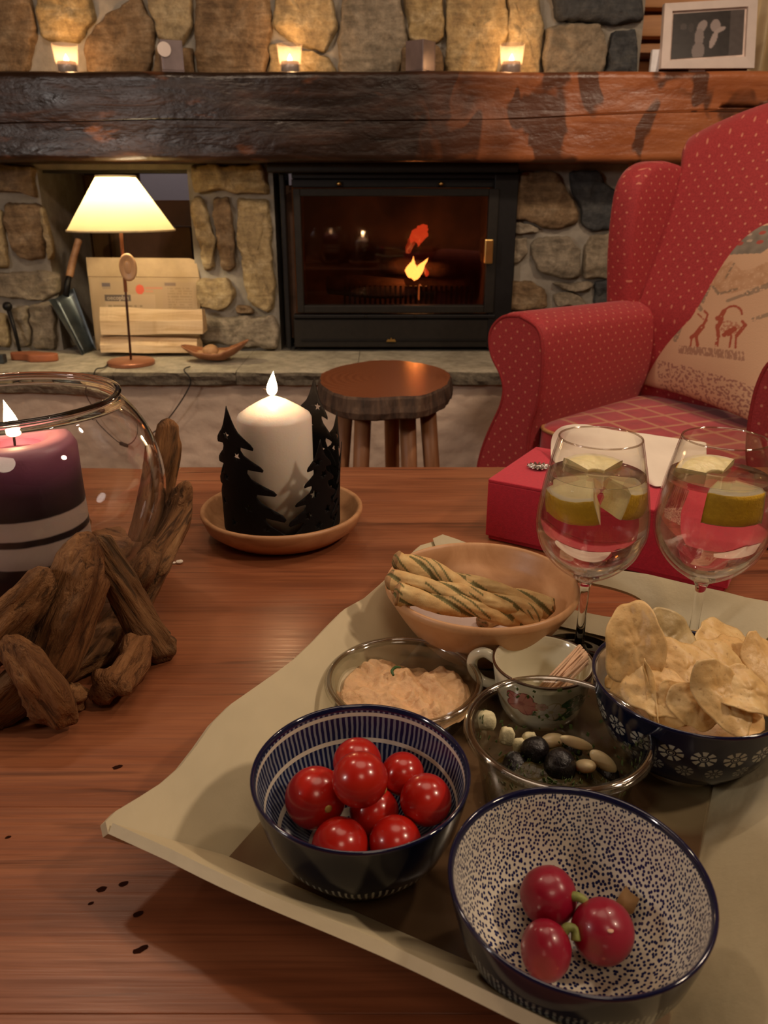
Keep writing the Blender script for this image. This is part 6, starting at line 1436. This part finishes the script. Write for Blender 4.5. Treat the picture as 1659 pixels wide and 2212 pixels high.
def backf(u, v):
    s_ = -.008 + .556 * u; top = .940 + .075 * math.sin(PI * min(max(u, 0), 1)) ** 0.8
    z_ = .36 + (top - .36) * v
    f = .545 + .36 * (z_ - .60) * (z_ > .60) - 0.035 * math.sin(PI * u) * math.sin(PI * v) ** .6
    if v > .96: f += 0.02 * ((v - .96) / .04) ** 2
    return (s_, f, z_)
o = obj('backrest', grid(backf, 40, 40), REDC, ch); cloth_attr(o, lambda v: (v.x, v.z, 0)); solid(o, 0.11, 1 if False else -1)
o.modifiers[0].offset = 1
bv = o.modifiers.new('bevel', 'BEVEL'); bv.width = 0.02; bv.segments = 3; bv.limit_method = 'ANGLE'
seat = obj('seat_cushion', moved(rbox(.262, .275, .062, 0.22, 18), T(.272, .262, .352)), LATT, ch)
pp = [Vector((.272 + .262 * math.copysign(abs(math.cos(a)) ** .25, math.cos(a)), .262 + .275 * math.copysign(abs(math.sin(a)) ** .25, math.sin(a)), .352 + .048)) for a in [2 * PI * i / 120 for i in range(121)]]
obj('cushion_piping', tube(pp, 0.0045, 8), plain('gold_piping', (0.42, 0.20, 0.07), 0.7, 200, 0.15), seat)
o = bevel(obj('seat_frame', box(-.02, .56, .0, .60, .12, .295), REDC, ch, False), 0.02, 3); cloth_attr(o, lambda v: (v.x + v.y, v.z, 0))
for x, y in ((.0, .03), (.54, .03), (.0, .55), (.54, .55)): obj('leg', moved(lathe([(0.0001, 0.001), (.016, .001), (.018, .05), (.026, .10), (.026, .122), (0.0001, .122)], 16), T(x, y, 0)), DARKM, ch)

BL, BR_, TLp = PZ(1406, 838, .425), PZ(1650, 922, .425), PY(1600, 474, 2.03)
e1, e2 = BR_ - BL, TLp - BL; nrm = e1.cross(e2).normalized()
if nrm.y > 0: nrm = -nrm
pil_c = BL
def inside_poly(x, y, poly):
    r = False; j = len(poly) - 1
    for i in range(len(poly)):
        if (poly[i][1] > y) != (poly[j][1] > y) and x < (poly[j][0] - poly[i][0]) * (y - poly[i][1]) / (poly[j][1] - poly[i][1]) + poly[i][0]: r = not r
        j = i
    return r
def seg(x, y, x0, y0, x1, y1, w):
    dx, dy = x1 - x0, y1 - y0; t = max(0, min(1, ((x - x0) * dx + (y - y0) * dy) / (dx * dx + dy * dy))); return math.hypot(x - x0 - t * dx, y - y0 - t * dy) < w
MTN = [(640, 830), (700, 700), (790, 640), (850, 600), (920, 570), (960, 640), (1000, 690), (1100, 680), (1180, 640), (1400, 620), (1500, 760), (1400, 860), (1150, 850), (1000, 880), (900, 900), (780, 880), (740, 800)]
def pillow_col(u, v):
    X, Y = AFF[0] + AFF[1] * u + AFF[2] * v, AFF[3] + AFF[4] * u + AFF[5] * v
    n = noise.noise(Vector((X / 60, Y / 60, 1))); n2 = noise.noise(Vector((X / 22, Y / 22, 7))); n3 = noise.noise(Vector((X / 14, Y / 45, 3)))
    c = Vector((0.56, 0.36, 0.22)); red = Vector((0.33, 0.07, 0.035)); brn = Vector((0.38, 0.20, 0.09)); gry = Vector((0.16, 0.13, 0.09))
    if inside_poly(X, Y, [(830, 500), (1000, 330), (1090, 235), (1400, 250), (1330, 400), (1160, 540)]):
        c = Vector((0.20, 0.17, 0.13)) * (1 + 0.3 * n)
        for fx, fy in ((970, 405), (1150, 320), (1140, 420), (1290, 330)):
            if inell(X, Y, fx, fy, 30, 20): c = Vector((0.36, 0.07, 0.05))
        for fx, fy in ((1050, 390), (1040, 320), (1230, 400)):
            if inell(X, Y, fx, fy, 25, 16): c = Vector((0.42, 0.32, 0.24))
    if inside_poly(X, Y, MTN) and n2 > -0.35: c = c.lerp(brn, 0.45 + 0.4 * n)
    for a in ((740, 810, 800, 890, 14), (800, 890, 960, 860, 12), (880, 965, 1060, 910, 14), (1060, 910, 1300, 830, 26), (700, 800, 640, 940, 22), (650, 860, 590, 960, 30), (590, 970, 630, 1020, 20), (1100, 1150, 1300, 1080, 16), (560, 900, 420, 1120, 25), (930, 610, 860, 740, 10), (400, 1180, 360, 1290, 30)):
        if seg(X, Y, *a) and n2 > -0.3: c = c.lerp(gry, 0.65)
    # the larger wild goat with its curved horn, and the smaller one
    r = math.hypot(X - 925, Y - 1100)
    if 72 < r < 92 and Y < 1105 and n2 > -0.5: c = red
    for a in ((850, 1060, 810, 1125, 22), (790, 1120, 830, 1130, 20), (830, 1130, 800, 1200, 20), (790, 1190, 800, 1290, 18), (800, 1290, 770, 1375, 10), (870, 1265, 940, 1230, 24), (1010, 1165, 1035, 1200, 14), (1030, 1200, 960, 1290, 16), (915, 1290, 895, 1390, 9), (955, 1290, 945, 1400, 9), (800, 1300, 790, 1380, 8), (850, 1280, 900, 1270, 20),
              (665, 1040, 700, 1075, 10), (700, 1075, 685, 1130, 10), (600, 1060, 660, 1120, 7), (685, 1130, 650, 1190, 16), (650, 1190, 590, 1260, 26), (590, 1260, 540, 1290, 20), (590, 1280, 600, 1370, 16), (545, 1290, 530, 1370, 9)):
        if seg(X, Y, *a) and n2 > -0.62: c = red
    if inell(X, Y, 900, 1210, 100, 60, 0.2) and n2 > 0.0: c = c.lerp(red, 0.6)
    if 1360 + (X - 400) * 0.12 < Y < 1440 + (X - 400) * 0.12 and 400 < X < 1010 and n3 > -0.15: c = c.lerp(Vector((0.24, 0.11, 0.07)), 0.7)
    yb = 1500 + (X - 200) * 0.25
    if yb < Y < yb + 330 and 130 < X < 1100 and n2 > 0.08 and n > -0.3: c = c.lerp(Vector((0.20, 0.06, 0.06)), 0.7)
    if u < 0.02 or v < 0.02: c = c * 0.9
    return c
def pillow_pt(u, v, sgn):
    x, y = 2 * u - 1, 2 * v - 1
    t = (max(0, 1 - abs(x) ** 3.0) * max(0, 1 - abs(y) ** 3.0)) ** 0.55
    pin = 0.035
    uu = 0.5 + x * 0.5 * (1 - pin * (1 - abs(y) ** 2) * abs(x)); vv = 0.5 + y * 0.5 * (1 - pin * (1 - abs(x) ** 2) * abs(y))
    return e1 * uu + e2 * vv + nrm * (0.045 * t * sgn + 0.0) - nrm * -0.0
NU, NV = 230, 260
pt = thing('printed_cushion', 'beige cushion printed with wild goats and mountains leaning in the red armchair', 'cushion', pil_c + nrm * 0.03)
def to_crop(u, v):
    p = pil_c + nrm * 0.03 + pillow_pt(u, v, 1) - Vector((0, 0, EYE)); f_, up_ = p.y * CP - p.z * SP, p.y * SP + p.z * CP
    return (W / 2 + F_PX * p.x / f_ - 1380) * 4.423, (H / 2 - F_PX * up_ / f_ - 440) * 4.423
q0, q1, q2 = to_crop(.2, .2), to_crop(.8, .2), to_crop(.2, .8)
ax, ay, bx_, by_ = (q1[0] - q0[0]) / .6, (q1[1] - q0[1]) / .6, (q2[0] - q0[0]) / .6, (q2[1] - q0[1]) / .6
AFF = (q0[0] - .2 * ax - .2 * bx_, ax, bx_, q0[1] - .2 * ay - .2 * by_, ay, by_)
po = obj('front_cover', grid(lambda u, v: pillow_pt(u, v, 1), NU, NV), vcol('pillow_print', 0.85, 0.3, 350), pt)
color_attr(po, [pillow_col(i / NU, j / NV) for j in range(NV + 1) for i in range(NU + 1)])
obj('back_cover', grid(lambda u, v: pillow_pt(u, v, -0.9), 40, 40), plain('pillow_back', (0.5, 0.33, 0.2), 0.9), pt)
